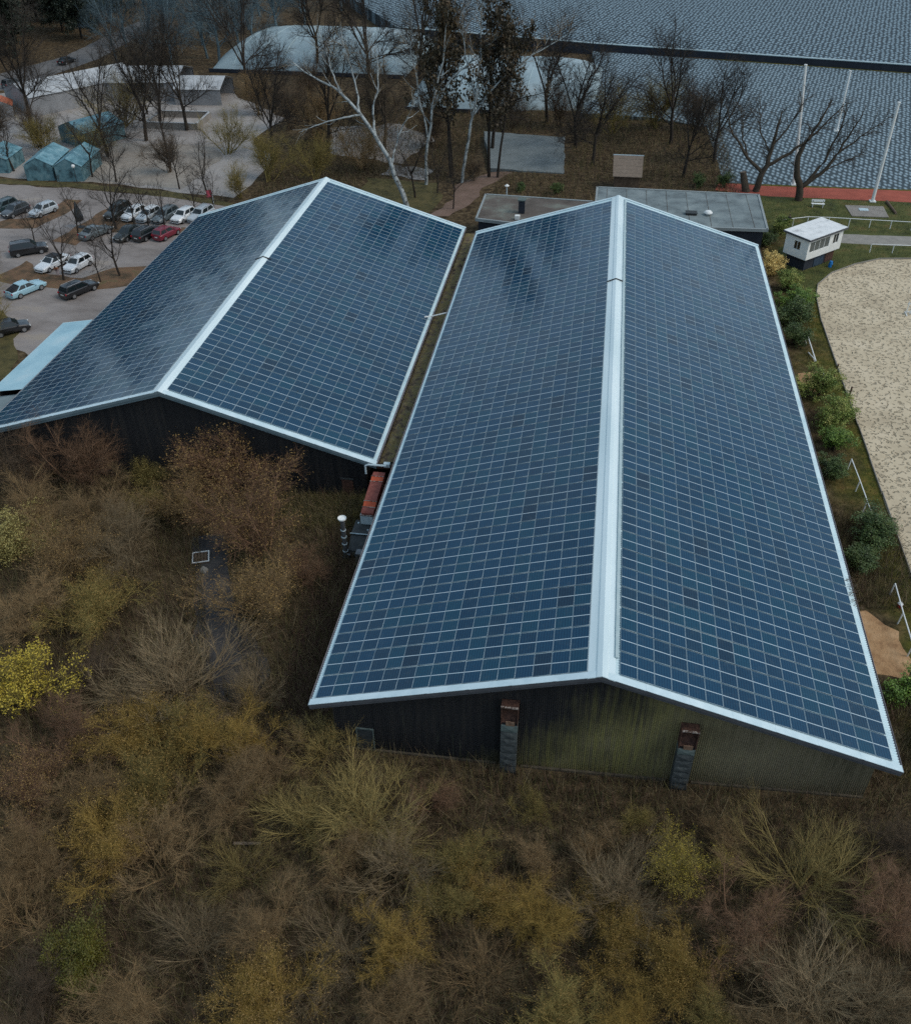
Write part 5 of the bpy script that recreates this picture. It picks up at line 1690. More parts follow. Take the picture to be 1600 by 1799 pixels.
blades('undergrowth', 260000, (-36, 38, -24, 26.5), .25, 1.45, .017, UG, 31, accept=not_built, weights=[.36, .17, .33, .14])
blades('dry_grass', 26000, (-4.8, -.9, -1, 25), .1, .5, .014, UG, 32, accept=not_built, weights=[.3, .1, .1, .5])
GR_ = [mat('blade_green', [(0.036, 0.052, 0.008), (0.070, 0.090, 0.016)], .8, 1), mat('blade_olive', [(0.070, 0.068, 0.015), (0.130, 0.110, 0.030)], .8, 1), UG[1]]


def verge_ok(x, y):
    ar = np.interp(y, [20, 60, 66.4, 69.7, 73.1, 75.9, 78.0, 78.5], [38.0, 38.0, 38.4, 39.1, 41.1, 44.1, 47.4, 51.0])
    lx = np.where(y < 78.4, x < ar - .05 + np.abs(np.sin(y * 1.7) * np.sin(y * .63 + 1)) * .45, True)
    pth = (y > 82.3) & (y < 86.3) & (x > 42)
    return lx & ~pth & (x > 32.6) & (y < 98) & ~((y > 9.8) & (y < 15.8) & (x < 36.3)) & ~((y > 45) & (y < 49.4) & (x < 36.6))


blades('verge_grass', 90000, (32.6, 56, 2, 98), .06, .30, .018, GR_, 33, accept=verge_ok, weights=[.42, .42, .16], lean=.7)
blades('back_litter', 50000, (-36, 33, 94, 150), .2, 1.3, .03, UG, 35, weights=[.5, .08, .32, .10], accept=lambda x, y: ~((x < -9) & (x > -21) & (y < 105)) & ~((x > -6) & (x < 8.5) & (y > 106.5) & (y < 127.5)) & ~((np.abs(x + 5) < 4) & (y < 109)) & ~((x > 13) & (x < 22) & (y > 98) & (y < 104)))
blades('bramble_mat', 16000, (-9.5, -1.2, 21.5, 25.6), .15, .7, .02, [UG[2], UG[1], GR_[1]], 34, weights=[.5, .2, .3], lean=.9)


# ------------------------------------------------------------------ cars
def paint(name, c, rough=.32):
    m = mat(name, c, rough, spec=.5, coat=.6)
    return m


PT = {k: paint('paint_' + k, c) for k, c in {
    'white': (.66, .69, .70), 'silver': (.40, .45, .48), 'black': (.010, .011, .013), 'dark_grey': (.035, .042, .048), 'grey': (.10, .125, .135),
    'light_blue': (.30, .50, .58), 'red': (.17, .012, .028), 'dark_teal': (.025, .05, .055), 'green_black': (.012, .016, .014)}.items()}
MT['carglass'] = mat('car_glass', (.010, .016, .018), .08, spec=.6)
MT['tyre'] = mat('tyre', (.012, .012, .012), .8)
MT['rim'] = mat('rim', (.30, .31, .32), .35, metal=.6)
MT['lamp'] = mat('headlamp', (.55, .58, .58), .2)
MT['tail'] = mat('tail_lamp', (.35, .012, .02), .3)
MT['plate'] = mat('number_plate', (.55, .55, .52), .5)
MT['trim'] = mat('black_trim', (.012, .012, .013), .5)
WHEEL = {}
STY = {  # L, W, H, belt stations (x fraction of L, z, width factor), greenhouse (rear belt, rear roof, front roof, front belt)
    'hatch': (4.0, 1.74, 1.50, [(-.5, .62, .80), (-.485, .92, .92), (-.40, .98, 1), (.05, .96, 1), (.20, .93, 1), (.40, .80, .98), (.475, .70, .90), (.5, .55, .78)], (-.478, -.40, .07, .235)),
    'saloon': (4.65, 1.82, 1.44, [(-.5, .62, .82), (-.485, .90, .92), (-.33, .96, 1), (.05, .93, 1), (.19, .90, 1), (.40, .78, .98), (.475, .68, .90), (.5, .55, .78)], (-.36, -.20, .06, .215)),
    'estate': (4.65, 1.82, 1.50, [(-.5, .62, .82), (-.485, .92, .93), (-.40, .96, 1), (.05, .94, 1), (.20, .91, 1), (.40, .80, .98), (.475, .70, .90), (.5, .55, .78)], (-.475, -.41, .07, .225)),
    'suv': (4.6, 1.88, 1.72, [(-.5, .70, .84), (-.488, 1.04, .94), (-.40, 1.10, 1), (.05, 1.08, 1), (.20, 1.05, 1), (.40, .96, .98), (.475, .84, .92), (.5, .62, .82)], (-.478, -.42, .09, .235)),
}


def car(label, x, y, deg, style, col, roof=None, stripes=None, length=None, group='cars parked beside the left barn', extra=None):
    L_, W_, H_, st, gh = STY[style]
    t = thing('parked_car', label, 'car', (x, y, GL + .01), math.radians(deg), group)
    m = PT[col]
    mb = MB()
    rings = []
    for fx, zt, wf in st:
        w = W_ / 2 * wf
        prof = [(.70 * w, .20), (.95 * w, .30), (w, .55), (.985 * w, zt - .10), (.86 * w, zt), (0, zt + .025)]
        ring = [(fx * L_, a, b) for a, b in prof] + [(fx * L_, -a, b) for a, b in prof[-2::-1]]
        rings.append(ring)
    vs = [p for r_ in rings for p in r_]
    k = len(rings[0])
    fs = [(i * k + j, i * k + (j + 1) % k, (i + 1) * k + (j + 1) % k, (i + 1) * k + j) for i in range(len(rings) - 1) for j in range(k)]
    fs += [tuple(range(k)), tuple(range(len(vs) - 1, len(vs) - k - 1, -1))]
    mb.add(vs, fs)
    zb = st[3][1] - .03
    b0, r0, r1, b1 = [q * L_ for q in gh]
    wb, wr = W_ / 2 * .90, W_ / 2 * .70

    def GH(f, g_, s=0.0):
        """point on the cabin: f along (0 rear..1 front), g height 0..1, at the side"""
        xr, xf = b0 + (r0 - b0) * g_, b1 + (r1 - b1) * g_
        return xr + (xf - xr) * f, wb + (wr - wb) * g_ + s, zb + (H_ - .05 - zb) * g_
    c = [Vector((GH(f, g_)[0], sg * GH(f, g_)[1], GH(f, g_)[2])) for g_ in (0, 1) for f, sg in ((0, 1), (0, -1), (1, -1), (1, 1))]
    mb.hexa(c)
    # crowned roof skin
    cr = [(.03, .95), (.35, .95), (.7, .95), (.97, .95)]
    mb.build('body', m, t, smooth=False, bevel=.035)
    rb = MB()
    x0, x1 = r0 - .02, r1 + .02
    xs = [x0, x0 + .15, (x0 + x1) / 2, x1 - .2, x1]
    zz = [H_ - .055, H_ - .012, H_ + .005, H_ - .012, H_ - .05]
    vs = []
    for a, b in zip(xs, zz):
        vs += [(a, -wr - .012, b - .035), (a, -wr * .6, b), (a, wr * .6, b), (a, wr + .012, b - .035)]
    rb.add(vs, [(4 * i + j, 4 * i + j + 1, 4 * i + j + 5, 4 * i + j + 4) for i in range(4) for j in range(3)])
    rb.build('roof', PT[roof] if roof else m, t, smooth=True)

    def pane(name, q, mm=None):
        q = [Vector(p) for p in q]
        n = (q[1] - q[0]).cross(q[2] - q[0]).normalized()
        cen = sum(q, Vector()) / 4
        if n.dot(cen - Vector((0, 0, .7))) < 0:
            n = -n
        MB().add([p.lerp(cen, .05) + n * .014 for p in q], [(0, 1, 2, 3)]).build(name, mm or MT['carglass'], t)
    g0, g1 = .08, .93
    for nm, f in (('windscreen', 1), ('rear_window', 0)):
        a, b = GH(f, g0), GH(f, g1)
        pane(nm, [(a[0], -a[1] + .06, a[2]), (a[0], a[1] - .06, a[2]), (b[0], b[1] - .06, b[2]), (b[0], -b[1] + .06, b[2])])
    for sg in (1, -1):
        for f0, f1 in ((.05, .47), (.50, .94)):
            q = []
            for f, g_ in ((f0, g0), (f1, g0), (f1 - (.05 if f1 > .9 else 0), g1), (f0 + (.04 if f0 < .1 else 0), g1)):
                p = GH(f, g_)
                q.append((p[0], sg * p[1], p[2]))
            pane('side_window', q)
    if 'tyre' not in WHEEL:
        WHEEL['tyre'] = MB().tube((0, -.10, 0), (0, .10, 0), .325, n=16).mesh('tyre', MT['tyre'])
        rm = MB().tube((0, -.108, 0), (0, .108, 0), .215, n=10)
        for q in range(5):
            rm.box((.12 * math.cos(q * 1.2566), 0, .12 * math.sin(q * 1.2566)), (.05, .224, .05))
        WHEEL['rim'] = rm.mesh('rim', MT['rim'])
    for fx in (-.30, .31):
        for sg in (1, -1):
            w = link('wheel', MB().tube((0, -.09, 0), (0, .09, 0), .10, n=8).mesh('hub', MT['rim']) if 'hub' not in WHEEL else WHEEL['hub'], t, (fx * L_, sg * (W_ / 2 - .085), .325))
            WHEEL['hub'] = w.data
            link('tyre', WHEEL['tyre'], w)
            link('rim', WHEEL['rim'], w)
    zf, zr_ = st[-2][1] - .06, st[1][1] - .10
    for sg in (1, -1):
        MB().box((st[-2][0] * L_ + .02, sg * W_ * .36, zf - .02), (.12, .30, .13), rz=-sg * .35).build('headlight', MT['lamp'], t)
        MB().box((-.492 * L_, sg * W_ * .38, zr_ - .03), (.10, .22, .17), rz=sg * .25).build('tail_light', MT['tail'], t)
        MB().box((GH(.93, 0)[0], sg * (W_ / 2 + .07), zb + .07), (.16, .17, .12)).build('wing_mirror', m, t, bevel=.02)
    MB().box((.497 * L_, 0, .42), (.06, W_ * .62, .14)).build('grille', MT['trim'], t)
    for sx in (1, -1):
        MB().box((sx * (.503 * L_), 0, .50 if sx > 0 else .62), (.03, .50, .11)).build('number_plate', MT['plate'], t)
    if stripes:
        for sg in (.16, -.16):
            MB().add([(.21 * L_, sg - .07, .965), (.21 * L_, sg + .07, .965), (.40 * L_, sg + .07, .835), (.40 * L_, sg - .07, .835)], [(0, 1, 2, 3)]).build('bonnet_stripe', MT['trim'], t)
    if style in ('estate', 'suv'):
        for sg in (1, -1):
            MB().tube((r0 + .1, sg * wr * .92, H_ + .03), (r1 - .15, sg * wr * .92, H_ + .03), .022, n=6).build('roof_rail', MT['rim'], t)
    if extra == 'open':     # open soft-top: dark cabin well instead of a roof
        MB().hexa([(b0 + .1, -wr, zb), (b0 + .1, wr, zb), (r1, wr, zb), (r1, -wr, zb), (r0 - .06, -wr - .03, H_ + .02), (r0 - .06, wr + .03, H_ + .02), (r1, wr + .03, H_ + .02), (r1, -wr - .03, H_ + .02)]).build('soft_top', MT['trim'], t, bevel=.03)
    if extra == 'black_tail':
        MB().hexa([(-.488 * L_, -.7, zr_), (-.488 * L_, .7, zr_), (b0 + .3, .72, zb + .05), (b0 + .3, -.72, zb + .05), (-.47 * L_, -.68, zr_ + .12), (-.47 * L_, .68, zr_ + .12), (r0 + .2, .60, H_ - .03), (r0 + .2, -.60, H_ - .03)]).build('tailgate', MT['trim'], t, bevel=.02)
    return t


car('dark teal estate car at the left edge of the far row', -68.9, 84.9, -108, 'estate', 'dark_teal')
car('dark grey car second from the left in the far row', -66.3, 83.8, -110, 'hatch', 'dark_grey')
car('silver hatchback alone on the right of the far left row', -62.5, 84.5, -112, 'hatch', 'silver')
car('long black off-roader with a bright red tail light, broadside on', -57.4, 71.1, 33, 'suv', 'black')
car('white convertible with its black soft top, left of the white hatchback', -52.2, 67.4, -108, 'saloon', 'white', roof='black', extra='open')
car('white hatchback facing the camera beside the bare tree', -48.9, 67.4, -104, 'hatch', 'white')
car('light blue car with a black rear, tail towards the camera', -51.7, 60.0, 64, 'saloon', 'light_blue', extra='black_tail')
car('black estate car with a pale roof rail at the lower end of the car park', -45.4, 60.7, 64, 'estate', 'black')
car('dark grey saloon parked alone beside the leafy verge', -51.5, 77.8, 66, 'saloon', 'grey')
car('black car behind the tall dark tree at the left end of the back row', -51.7, 85.0, -100, 'suv', 'green_black')
car('white hatchback at the left of the back row', -49.2, 84.7, -106, 'hatch', 'white')
car('white car with two black bonnet stripes in the back row', -47.0, 84.5, -104, 'hatch', 'silver', roof='white', stripes=True)
car('grey boxy estate car in the back row', -44.7, 84.7, -103, 'estate', 'grey')
car('white car mirroring branches in its windows, right part of the back row', -42.1, 84.8, -105, 'hatch', 'white')
car('silver car half hidden by the left barn roof', -39.9, 85.6, -103, 'estate', 'silver')
car('dark green-black car at the left of the front row of three', -47.0, 77.9, -104, 'saloon', 'green_black')
car('black car between the dark one and the red one', -44.5, 78.3, 73, 'estate', 'black')
car('dark red hatchback nearest the left barn roof', -42.0, 78.6, 71, 'hatch', 'red')
car('black car mostly hidden by the olive scrub at the left edge', -48.2, 50.3, 40, 'hatch', 'black')
car('dark car on the road far up on the left, the nearer one', -104.0, 150.5, 70, 'suv', 'dark_grey', group='cars on the far road')
car('dark car on the road far up on the left, by the bend', -103.0, 171.0, 80, 'saloon', 'black', group='cars on the far road')


# ------------------------------------------------------------------ people
def person(label, x, y, z, rz, top, legs, pose, skin=(.35, .22, .16), hair=(.03, .02, .015)):
    t = thing('person', label, 'person', (x, y, z), rz)
    J = {'pel': (0, 0, .93), 'wai': (0.02, 0, 1.10), 'che': (.03, 0, 1.33), 'nek': (.02, 0, 1.50), 'hed': (.04, 0, 1.60), 'crn': (.045, 0, 1.72)}
    rad = {'pel': .15, 'wai': .135, 'che': .155, 'nek': .06, 'hed': .088, 'crn': .075}
    for s, sg in (('l', 1), ('r', -1)):
        J.update({'hip' + s: (0, sg * .10, .88), 'kne' + s: (.03 + .05 * sg, sg * .11, .48), 'ank' + s: (-.02 + .06 * sg, sg * .12, .08), 'toe' + s: (.16 + .06 * sg, sg * .13, .04),
                  'sho' + s: (.02, sg * .20, 1.40), 'elb' + s: (.02, sg * .26, 1.13), 'wri' + s: (.12, sg * .25, .90), 'han' + s: (.17, sg * .24, .80)})
        rad.update({'hip' + s: .10, 'kne' + s: .065, 'ank' + s: .048, 'toe' + s: .042, 'sho' + s: .075, 'elb' + s: .048, 'wri' + s: .034, 'han' + s: .036})
    E_ = [('pel', 'wai'), ('wai', 'che'), ('che', 'nek'), ('nek', 'hed'), ('hed', 'crn')]
    for s in 'lr':
        E_ += [('pel', 'hip' + s), ('hip' + s, 'kne' + s), ('kne' + s, 'ank' + s), ('ank' + s, 'toe' + s), ('che', 'sho' + s), ('sho' + s, 'elb' + s), ('elb' + s, 'wri' + s), ('wri' + s, 'han' + s)]
    names = list(J)

    def bend(p):
        if pose != 'stoop' or p[2] < .9:
            return p
        a = math.radians(48)
        dx, dz = p[0], p[2] - .9
        return (dx * math.cos(a) + dz * math.sin(a), p[1], .9 - dx * math.sin(a) + dz * math.cos(a))
    me = bpy.data.meshes.new('body')
    me.from_pydata([bend(J[n]) for n in names], [(names.index(a), names.index(b)) for a, b in E_], [])
    o = link('body', me, t)
    sk = o.modifiers.new('skin', 'SKIN')
    sk.use_smooth_shade = True
    for i, n in enumerate(names):
        me.skin_vertices[0].data[i].radius = (rad[n], rad[n] * (1.25 if n in ('che', 'wai', 'pel') else 1))
        me.skin_vertices[0].data[i].use_root = n == 'pel'
    o.modifiers.new('sub', 'SUBSURF').render_levels = 1
    m = bpy.data.materials.new('clothing')
    m.use_nodes = True
    nt = m.node_tree
    b = nt.nodes['Principled BSDF']
    b.inputs['Roughness'].default_value = .85
    tc = nt.nodes.new('ShaderNodeTexCoord')
    sp = nt.nodes.new('ShaderNodeSeparateXYZ')
    rp = nt.nodes.new('ShaderNodeValToRGB')
    rp.color_ramp.interpolation = 'CONSTANT'
    nt.links.new(tc.outputs['Object'], sp.inputs[0])
    dv = nt.nodes.new('ShaderNodeMath')
    dv.operation = 'DIVIDE'
    dv.inputs[1].default_value = 2.0
    nt.links.new(sp.outputs['Z'], dv.inputs[0])
    nt.links.new(dv.outputs[0], rp.inputs['Fac'])
    e = rp.color_ramp.elements
    e[0].position, e[0].color = 0, (.015, .013, .012, 1)
    e[1].position, e[1].color = .05, (*legs, 1)
    q = e.new(.46)
    q.color = (*top, 1)
    q = e.new(.76 if pose != 'stoop' else .62)
    q.color = (*skin, 1)
    nt.links.new(rp.outputs['Color'], b.inputs['Base Color'])
    me.materials.append(m)
    c = bend((.03, 0, 1.70))
    hb = MB()
    for zc, r_ in ((0, .10), (.05, .085)):
        hb.tube((c[0] - .015, c[1], c[2] - .03 + zc), (c[0] - .015, c[1], c[2] + .05 + zc), r_, r_ * .75, n=10)
    hb.build('hair', mat('hair', hair, .7), t, smooth=True)
    return t


person('person in orange top and pale trousers stooping between the two white cars', -50.3, 64.9, GL + .016, -1.2, (.42, .16, .06), (.40, .30, .30), 'stoop')
person('person in dark clothes standing behind the white hut at the rail', 37.9, 86.7, GR + .008, -1.8, (.013, .014, .018), (.016, .018, .024), 'stand')


# ------------------------------------------------------------------ flat-roofed buildings behind the long barn
def flat_building(label, poly, ztop, roof_m, wall_m, edge_m, zb=-4.6):
    cx, cy = poly[0]
    t = thing('flat_roof_building', label, 'building', (cx, cy, zb))
    P_ = [(x - cx, y - cy) for x, y in poly]
    n = len(P_)
    cen = Vector((sum(p[0] for p in P_) / n, sum(p[1] for p in P_) / n))
    ins = [tuple(Vector(p).lerp(cen, .035)) for p in P_]
    MB().prism(ins, 0, ztop - zb - .32).build('wall', wall_m, t)
    MB().prism(P_, ztop - zb - .32, ztop - zb - .02).build('roof', roof_m, t)
    for i in range(n):
        a, b = Vector(P_[i]), Vector(P_[(i + 1) % n])
        d = (b - a)
        MB().box(((a.x + b.x) / 2, (a.y + b.y) / 2, ztop - zb - .12), (d.length + .12, .26, .36), rz=math.atan2(d.y, d.x)).build('roof_edge', edge_m, t)
    return t


edge_l = mat('roof_edge_trim', [(0.20, 0.23, 0.23), (0.27, 0.30, 0.30)], .6, 1.5)
t = flat_building('low flat-roofed building with a mossy gravel roof in the gap behind the barns', [(-0.7, 77.3), (13.3, 74.6), (13.3, 85.0), (-0.6, 86.0)], -0.35, MT['felt_moss'], MT['navy'], edge_l)
t = flat_building('wider grey flat-roofed building right of the mossy one', [(13.6, 76.5), (33.8, 77.3), (34.0, 89.2), (13.6, 89.6)], -0.05, MT['felt'], MT['navy'], edge_l)
for i in range(8):
    MB().box((2.5 * i + 1.3, 6.6, 4.555), (.05, 12.0, .012)).build('felt_seam', MT['felt_moss'], t)
for i, (xx, yy, sx, sy) in enumerate([(7.4, 2.6, 1.4, 1.0), (11.4, 5.0, 2.8, .5), (14.6, 4.4, .6, 2.2), (12.4, 2.0, 2.0, .35), (17.2, 1.8, .4, .9)]):
    pass
t = thing('roof_vent', 'white domed roof vent on the grey flat roof', 'vent', (27.2, 81.2, -.07))
mb = MB().tube((0, 0, 0), (0, 0, .30), .22, n=12)
for k in range(4):
    a, b = k * PI / 8, (k + 1) * PI / 8
    mb.tube((0, 0, .30 + .28 * math.sin(a)), (0, 0, .30 + .28 * math.sin(b)), .48 * math.cos(a), max(.02, .48 * math.cos(b)), n=14, caps=False)
mb.build('dome', MT['white'], t, smooth=True)
MB().tube((0, 0, .28), (0, 0, .31), .52, n=14).build('brim', MT['white'], t)
t = thing('roof_hatch', 'dark tarred hatch left of the domed vent on the grey flat roof', 'hatch', (25.2, 81.2, -.07))
MB().box((0, 0, .12), (1.3, .9, .24)).build('frame', MT['soffit'], t)
MB().box((0, 0, .27), (1.4, 1.0, .05)).build('lid', MT['machine'], t)
t = thing('chimney', 'black square chimney on the mossy flat roof', 'chimney', (4.6, 80.0, -.37))
MB().box((0, 0, .8), (.75, .75, 1.6)).build('shaft', MT['navy'], t)
MB().box((0, 0, 1.66), (.98, .98, .12)).build('cap', MT['shaft_pale'], t)
t = thing('roof_unit', 'small white box beside the black chimney on the mossy flat roof', 'box', (4.3, 77.6, -.37))
MB().box((0, 0, .3), (.6, .55, .5)).build('casing', MT['white'], t, bevel=.03)
MB().box((0, 0, .04), (.7, .4, .08)).build('foot', MT['machine'], t)
t = thing('roof_vent', 'small pale mushroom vent at the back of the mossy flat roof', 'vent', (1.9, 88.2, ground(1.9)))
MB().tube((0, 0, 0), (0, 0, 4.4), .07, n=8).build('pipe', MT['silver'], t)
MB().tube((0, 0, 4.4), (0, 0, 4.6), .32, .06, n=12).build('cowl', MT['white'], t)
t = thing('shed', 'brown-roofed shed standing behind the grey flat roof', 'shed', (17.6, 101.0, ground(17.6)))
MB().box((0, 0, 1.2), (3.5, 3.6, 2.4)).build('wall', MT['wood'], t)
for i in range(6):
    f0, f1 = i / 6, (i + 1) / 6
    mb = MB().hexa([(-2 - .1 * f0, -2.2 + 4.6 * f0, 2.35 + 1.5 * f0 + .015 * (i % 2)), (2 + .1 * f0, -2.2 + 4.6 * f0, 2.35 + 1.5 * f0 + .015 * (i % 2)), (2 + .1 * f1, -2.2 + 4.6 * f1 - .03, 2.35 + 1.5 * f1), (-2 - .1 * f1, -2.2 + 4.6 * f1 - .03, 2.35 + 1.5 * f1),
                    (-2 - .1 * f0, -2.2 + 4.6 * f0, 2.43 + 1.5 * f0 + .015 * (i % 2)), (2 + .1 * f0, -2.2 + 4.6 * f0, 2.43 + 1.5 * f0 + .015 * (i % 2)), (2 + .1 * f1, -2.2 + 4.6 * f1 - .03, 2.43 + 1.5 * f1), (-2 - .1 * f1, -2.2 + 4.6 * f1 - .03, 2.43 + 1.5 * f1)])
    mb.build('roof_board', MT['tan_board'], t)
MB().box((0, 2.4, 3.95), (4.3, .12, .14)).build('ridge_trim', MT['silver'], t)

# ------------------------------------------------------------------ the judges' hut
HR = math.atan2(.692, .722)
t = thing('hut', 'small white hut on a dark plinth at the corner of the sand arena', 'hut', (37.85, 72.85, GR), HR)
HX, HY = 6.2, 3.2
MB().box((3.1, 1.6, .72), (5.4, 2.5, 1.44)).build('plinth', MT['navy'], t)
MB().box((3.05, .32, .72), (1.75, .06, 1.40)).build('plinth_board', MT['blue_board'], t)
MB().box((5.0, .34, .75), (1.5, .06, 1.3)).build('plinth_opening', MT['rust'], t)
MB().box((1.25, .335, .72), (1.6, .05, 1.38)).build('plinth_board', MT['navy'], t)


def wall_with_holes(name, x0, x1, z0, z1, holes, fixed, axis, thick, m):
    """solid wall split round its openings"""
    mb = MB()
    xs = sorted({x0, x1, *[h[0] for h in holes], *[h[1] for h in holes]})
    for a, b in zip(xs[:-1], xs[1:]):
        hs = [h for h in holes if h[0] <= a and h[1] >= b]
        spans = [(z0, z1)] if not hs else [(z0, hs[0][2]), (hs[0][3], z1)]
        for p, q in spans:
            if q - p < 1e-4:
                continue
            if axis == 'x':
                mb.box(((a + b) / 2, fixed, (p + q) / 2), (b - a, thick, q - p))
            else:
                mb.box((fixed, (a + b) / 2, (p + q) / 2), (thick, b - a, q - p))
    return mb.build(name, m, t)


Z0, Z1 = 1.44, 3.78
wall_with_holes('wall', 0, HX, Z0, Z1, [(.35, 3.85, 2.25, 3.50), (4.55, 5.50, 2.35, 3.50)], .04, 'x', .08, MT['white'])
wall_with_holes('wall', .08, HY, Z0, Z1, [(1.05, 1.95, 2.30, 3.30)], .04, 'y', .08, MT['white'])
MB().box((HX - .04, HY / 2 + .04, (Z0 + Z1) / 2), (.08, HY - .08, Z1 - Z0)).build('wall', MT['white'], t)
MB().box((HX / 2, HY - .04, (Z0 + Z1) / 2), (HX - .16, .08, Z1 - Z0)).build('wall', MT['white'], t)
MB().box((HX / 2, HY / 2, Z0 - .02), (HX, HY, .04)).build('floor_edge', MT['soffit'], t)
for kx, (a, b, z0, z1, n, gm) in enumerate([(.35, 3.85, 2.25, 3.50, 4, MT['glass_grey']), (4.55, 5.50, 2.35, 3.50, 2, MT['glass'])]):
    f = MB()
    for i in range(n + 1):
        f.box((a + (b - a) * i / n, .05, (z0 + z1) / 2), (.05, .06, z1 - z0))
    f.box(((a + b) / 2, .05, z0 + .02), (b - a, .06, .04)).box(((a + b) / 2, .05, z1 - .02), (b - a, .06, .04))
    w = f.build('window', MT['white'], t)
    for i in range(n):
        MB().box((a + (b - a) * (i + .5) / n, .07, (z0 + z1) / 2), ((b - a) / n - .05, .012, z1 - z0 - .08)).build('pane', gm, w)
f = MB()
for q in (1.07, 1.5, 1.93):
    f.box((.05, q, 2.8), (.06, .04, 1.0))
f.box((.05, 1.5, 2.32), (.06, .9, .04)).box((.05, 1.5, 3.28), (.06, .9, .04))
w = f.build('window', MT['white'], t)
for q in (1.285, 1.715):
    MB().box((.07, q, 2.8), (.012, .39, .92)).build('pane', MT['glass'], w)
rf = MB().hexa([(-.3, -.35, 3.78), (HX + .3, -.35, 3.78), (HX + .3, HY + .3, 3.86), (-.3, HY + .3, 3.86), (-.3, -.35, 3.98), (HX + .3, -.35, 3.98), (HX + .3, HY + .3, 4.06), (-.3, HY + .3, 4.06)]).build('roof', MT['fascia'], t)
roofw = mat('hut_roof_white', [(0.36, 0.36, 0.36), (0.62, 0.64, 0.63), (0.72, 0.73, 0.72)], .6, 1.1, detail=9, stops=[.28, .42, .62])
for i in range(4):
    a, b = -.27 + (HY + .54) * i / 4, -.27 + (HY + .54) * (i + 1) / 4
    MB().hexa([(-.27, a, 3.985 + .02 * a), (HX + .27, a, 3.985 + .02 * a), (HX + .27, b - .025, 3.985 + .02 * b), (-.27, b - .025, 3.985 + .02 * b),
               (-.27, a, 4.02 + .02 * a), (HX + .27, a, 4.02 + .02 * a), (HX + .27, b - .025, 4.02 + .02 * b), (-.27, b - .025, 4.02 + .02 * b)]).build('roof_sheet', roofw, rf)


# ------------------------------------------------------------------ rails, posts and small things on the right
def rail_fence(label, pts, h=1.05, lean=0.0, z0=GR, r=.045, group=None, post_every=1):
    t = thing('rail_fence', label, 'fence', (pts[0][0], pts[0][1], z0), group=group)
    o = Vector((pts[0][0], pts[0][1], 0))
    P_ = [Vector((x, y, 0)) - o for x, y in pts]
    pm = MB().tube((0, 0, -.2), (lean, 0, h - .02), .05, n=6).mesh('post', MT['white'])
    for p in P_[::post_every]:
        link('post', pm, t, p)
    for a, b in zip(P_[:-1], P_[1:]):
        off = Vector((lean, 0, h))
        MB().tube(a + off, b + off, r, n=8).build('rail', MT['white'], t)
    return t


rail_fence('long white rail curving behind the hut and along the lawn', [(37.0, 86.6), (38.6, 87.4), (40.5, 88.2), (43.1, 88.3), (45.6, 88.2), (48.1, 88.1), (50.6, 88.0), (53.1, 87.9), (56, 87.8), (60, 87.7), (66, 87.7)])
rail_fence('short white rail between the gravel path and the sand arena', [(46.6, 79.9), (49.2, 80.0), (51.8, 80.0), (55, 80.1), (60, 80.2)])
rail_fence('middle white rail beside the bushes along the barn', [(35.9, 33.0), (36.0, 30.0), (36.05, 27.3), (36.1, 25.2)], lean=.1)
rail_fence('nearest white rail beside the dug sand at the right edge', [(36.1, 17.9), (36.0, 15.0), (35.95, 12.0), (36.0, 9.2), (36.1, 6.4)], lean=.1)
t = thing('broken_rail', 'leaning white broken rails on the verge by the dark green bushes', 'rail', (35.6, 53.0, GR))
MB().tube((.1, 1.8, .1), (-.3, .9, 1.0), .06, n=6).build('rail', MT['white'], t)
MB().tube((.0, 1.9, 1.1), (.5, -1.8, .15), .06, n=6).build('rail', MT['white'], t)
MB().tube((.1, .2, .0), (.25, -1.9, .45), .06, n=6).build('rail', MT['white'], t)
MB().tube((.45, -1.6, -.1), (.2, -2.2, .5), .05, n=6).build('post', MT['white'], t)
t = thing('white_post', 'single short white post by the worn sand patch', 'post', (35.7, 46.9, GR))
MB().tube((0, 0, -.2), (.25, .25, 1.0), .07, n=8).build('shaft', MT['white'], t)
MB().tube((.25, .25, 1.0), (.26, .26, 1.05), .085, n=8).build('cap', MT['white'], t)
for x, y, lab in ((36.7, 46.2, 'rusty brown post by the arena edge, farther of two'), (37.2, 42.2, 'rusty brown post by the arena edge, nearer of two')):
    t = thing('brown_post', lab, 'post', (x, y, GR), group='brown posts by the arena')
    MB().tube((0, 0, -.3), (.12, .05, 2.5), .085, .075, n=8).build('shaft', MT['rust'], t)
    MB().tube((.12, .05, 2.5), (.122, .05, 2.54), .09, n=8).build('cap', MT['rust'], t)
edge = [(51.0, 78.45), (47.4, 77.95), (44.1, 75.85), (41.1, 73.05), (39.1, 69.65), (38.4, 66.35), (38.0, 60), (38.0, 50), (38.0, 40), (38.0, 30), (38.0, 20), (38.0, 5)]
t = thing('arena_edging', 'low weathered board edging round the sand arena', 'edging', (38.0, 40, GR))
for a, b in zip(edge[:-1], edge[1:]):
    d = Vector(b) - Vector(a)
    k = max(1, int(d.length / 3.4))
    for i in range(k):
        p, q = Vector(a).lerp(Vector(b), i / k), Vector(a).lerp(Vector(b), (i + 1) / k)
        c = (p + q) / 2
        MB().box((c.x - 38.0 + rnd.uniform(-.03, .03), c.y - 40, .07), ((q - p).length - .03, .06, .22), rz=math.atan2(d.y, d.x) + rnd.uniform(-.006, .006)).build('plank', MT['path'], t)
t = thing('jump_stand', 'white slatted jump stand in the sand at the right edge', 'jump', (47.7, 63.2, GR))
for q in (-.6, -.2, .2, .6):
    MB().box((q, 0, .75), (.10, .06, 1.4)).build('slat', MT['white'], t)
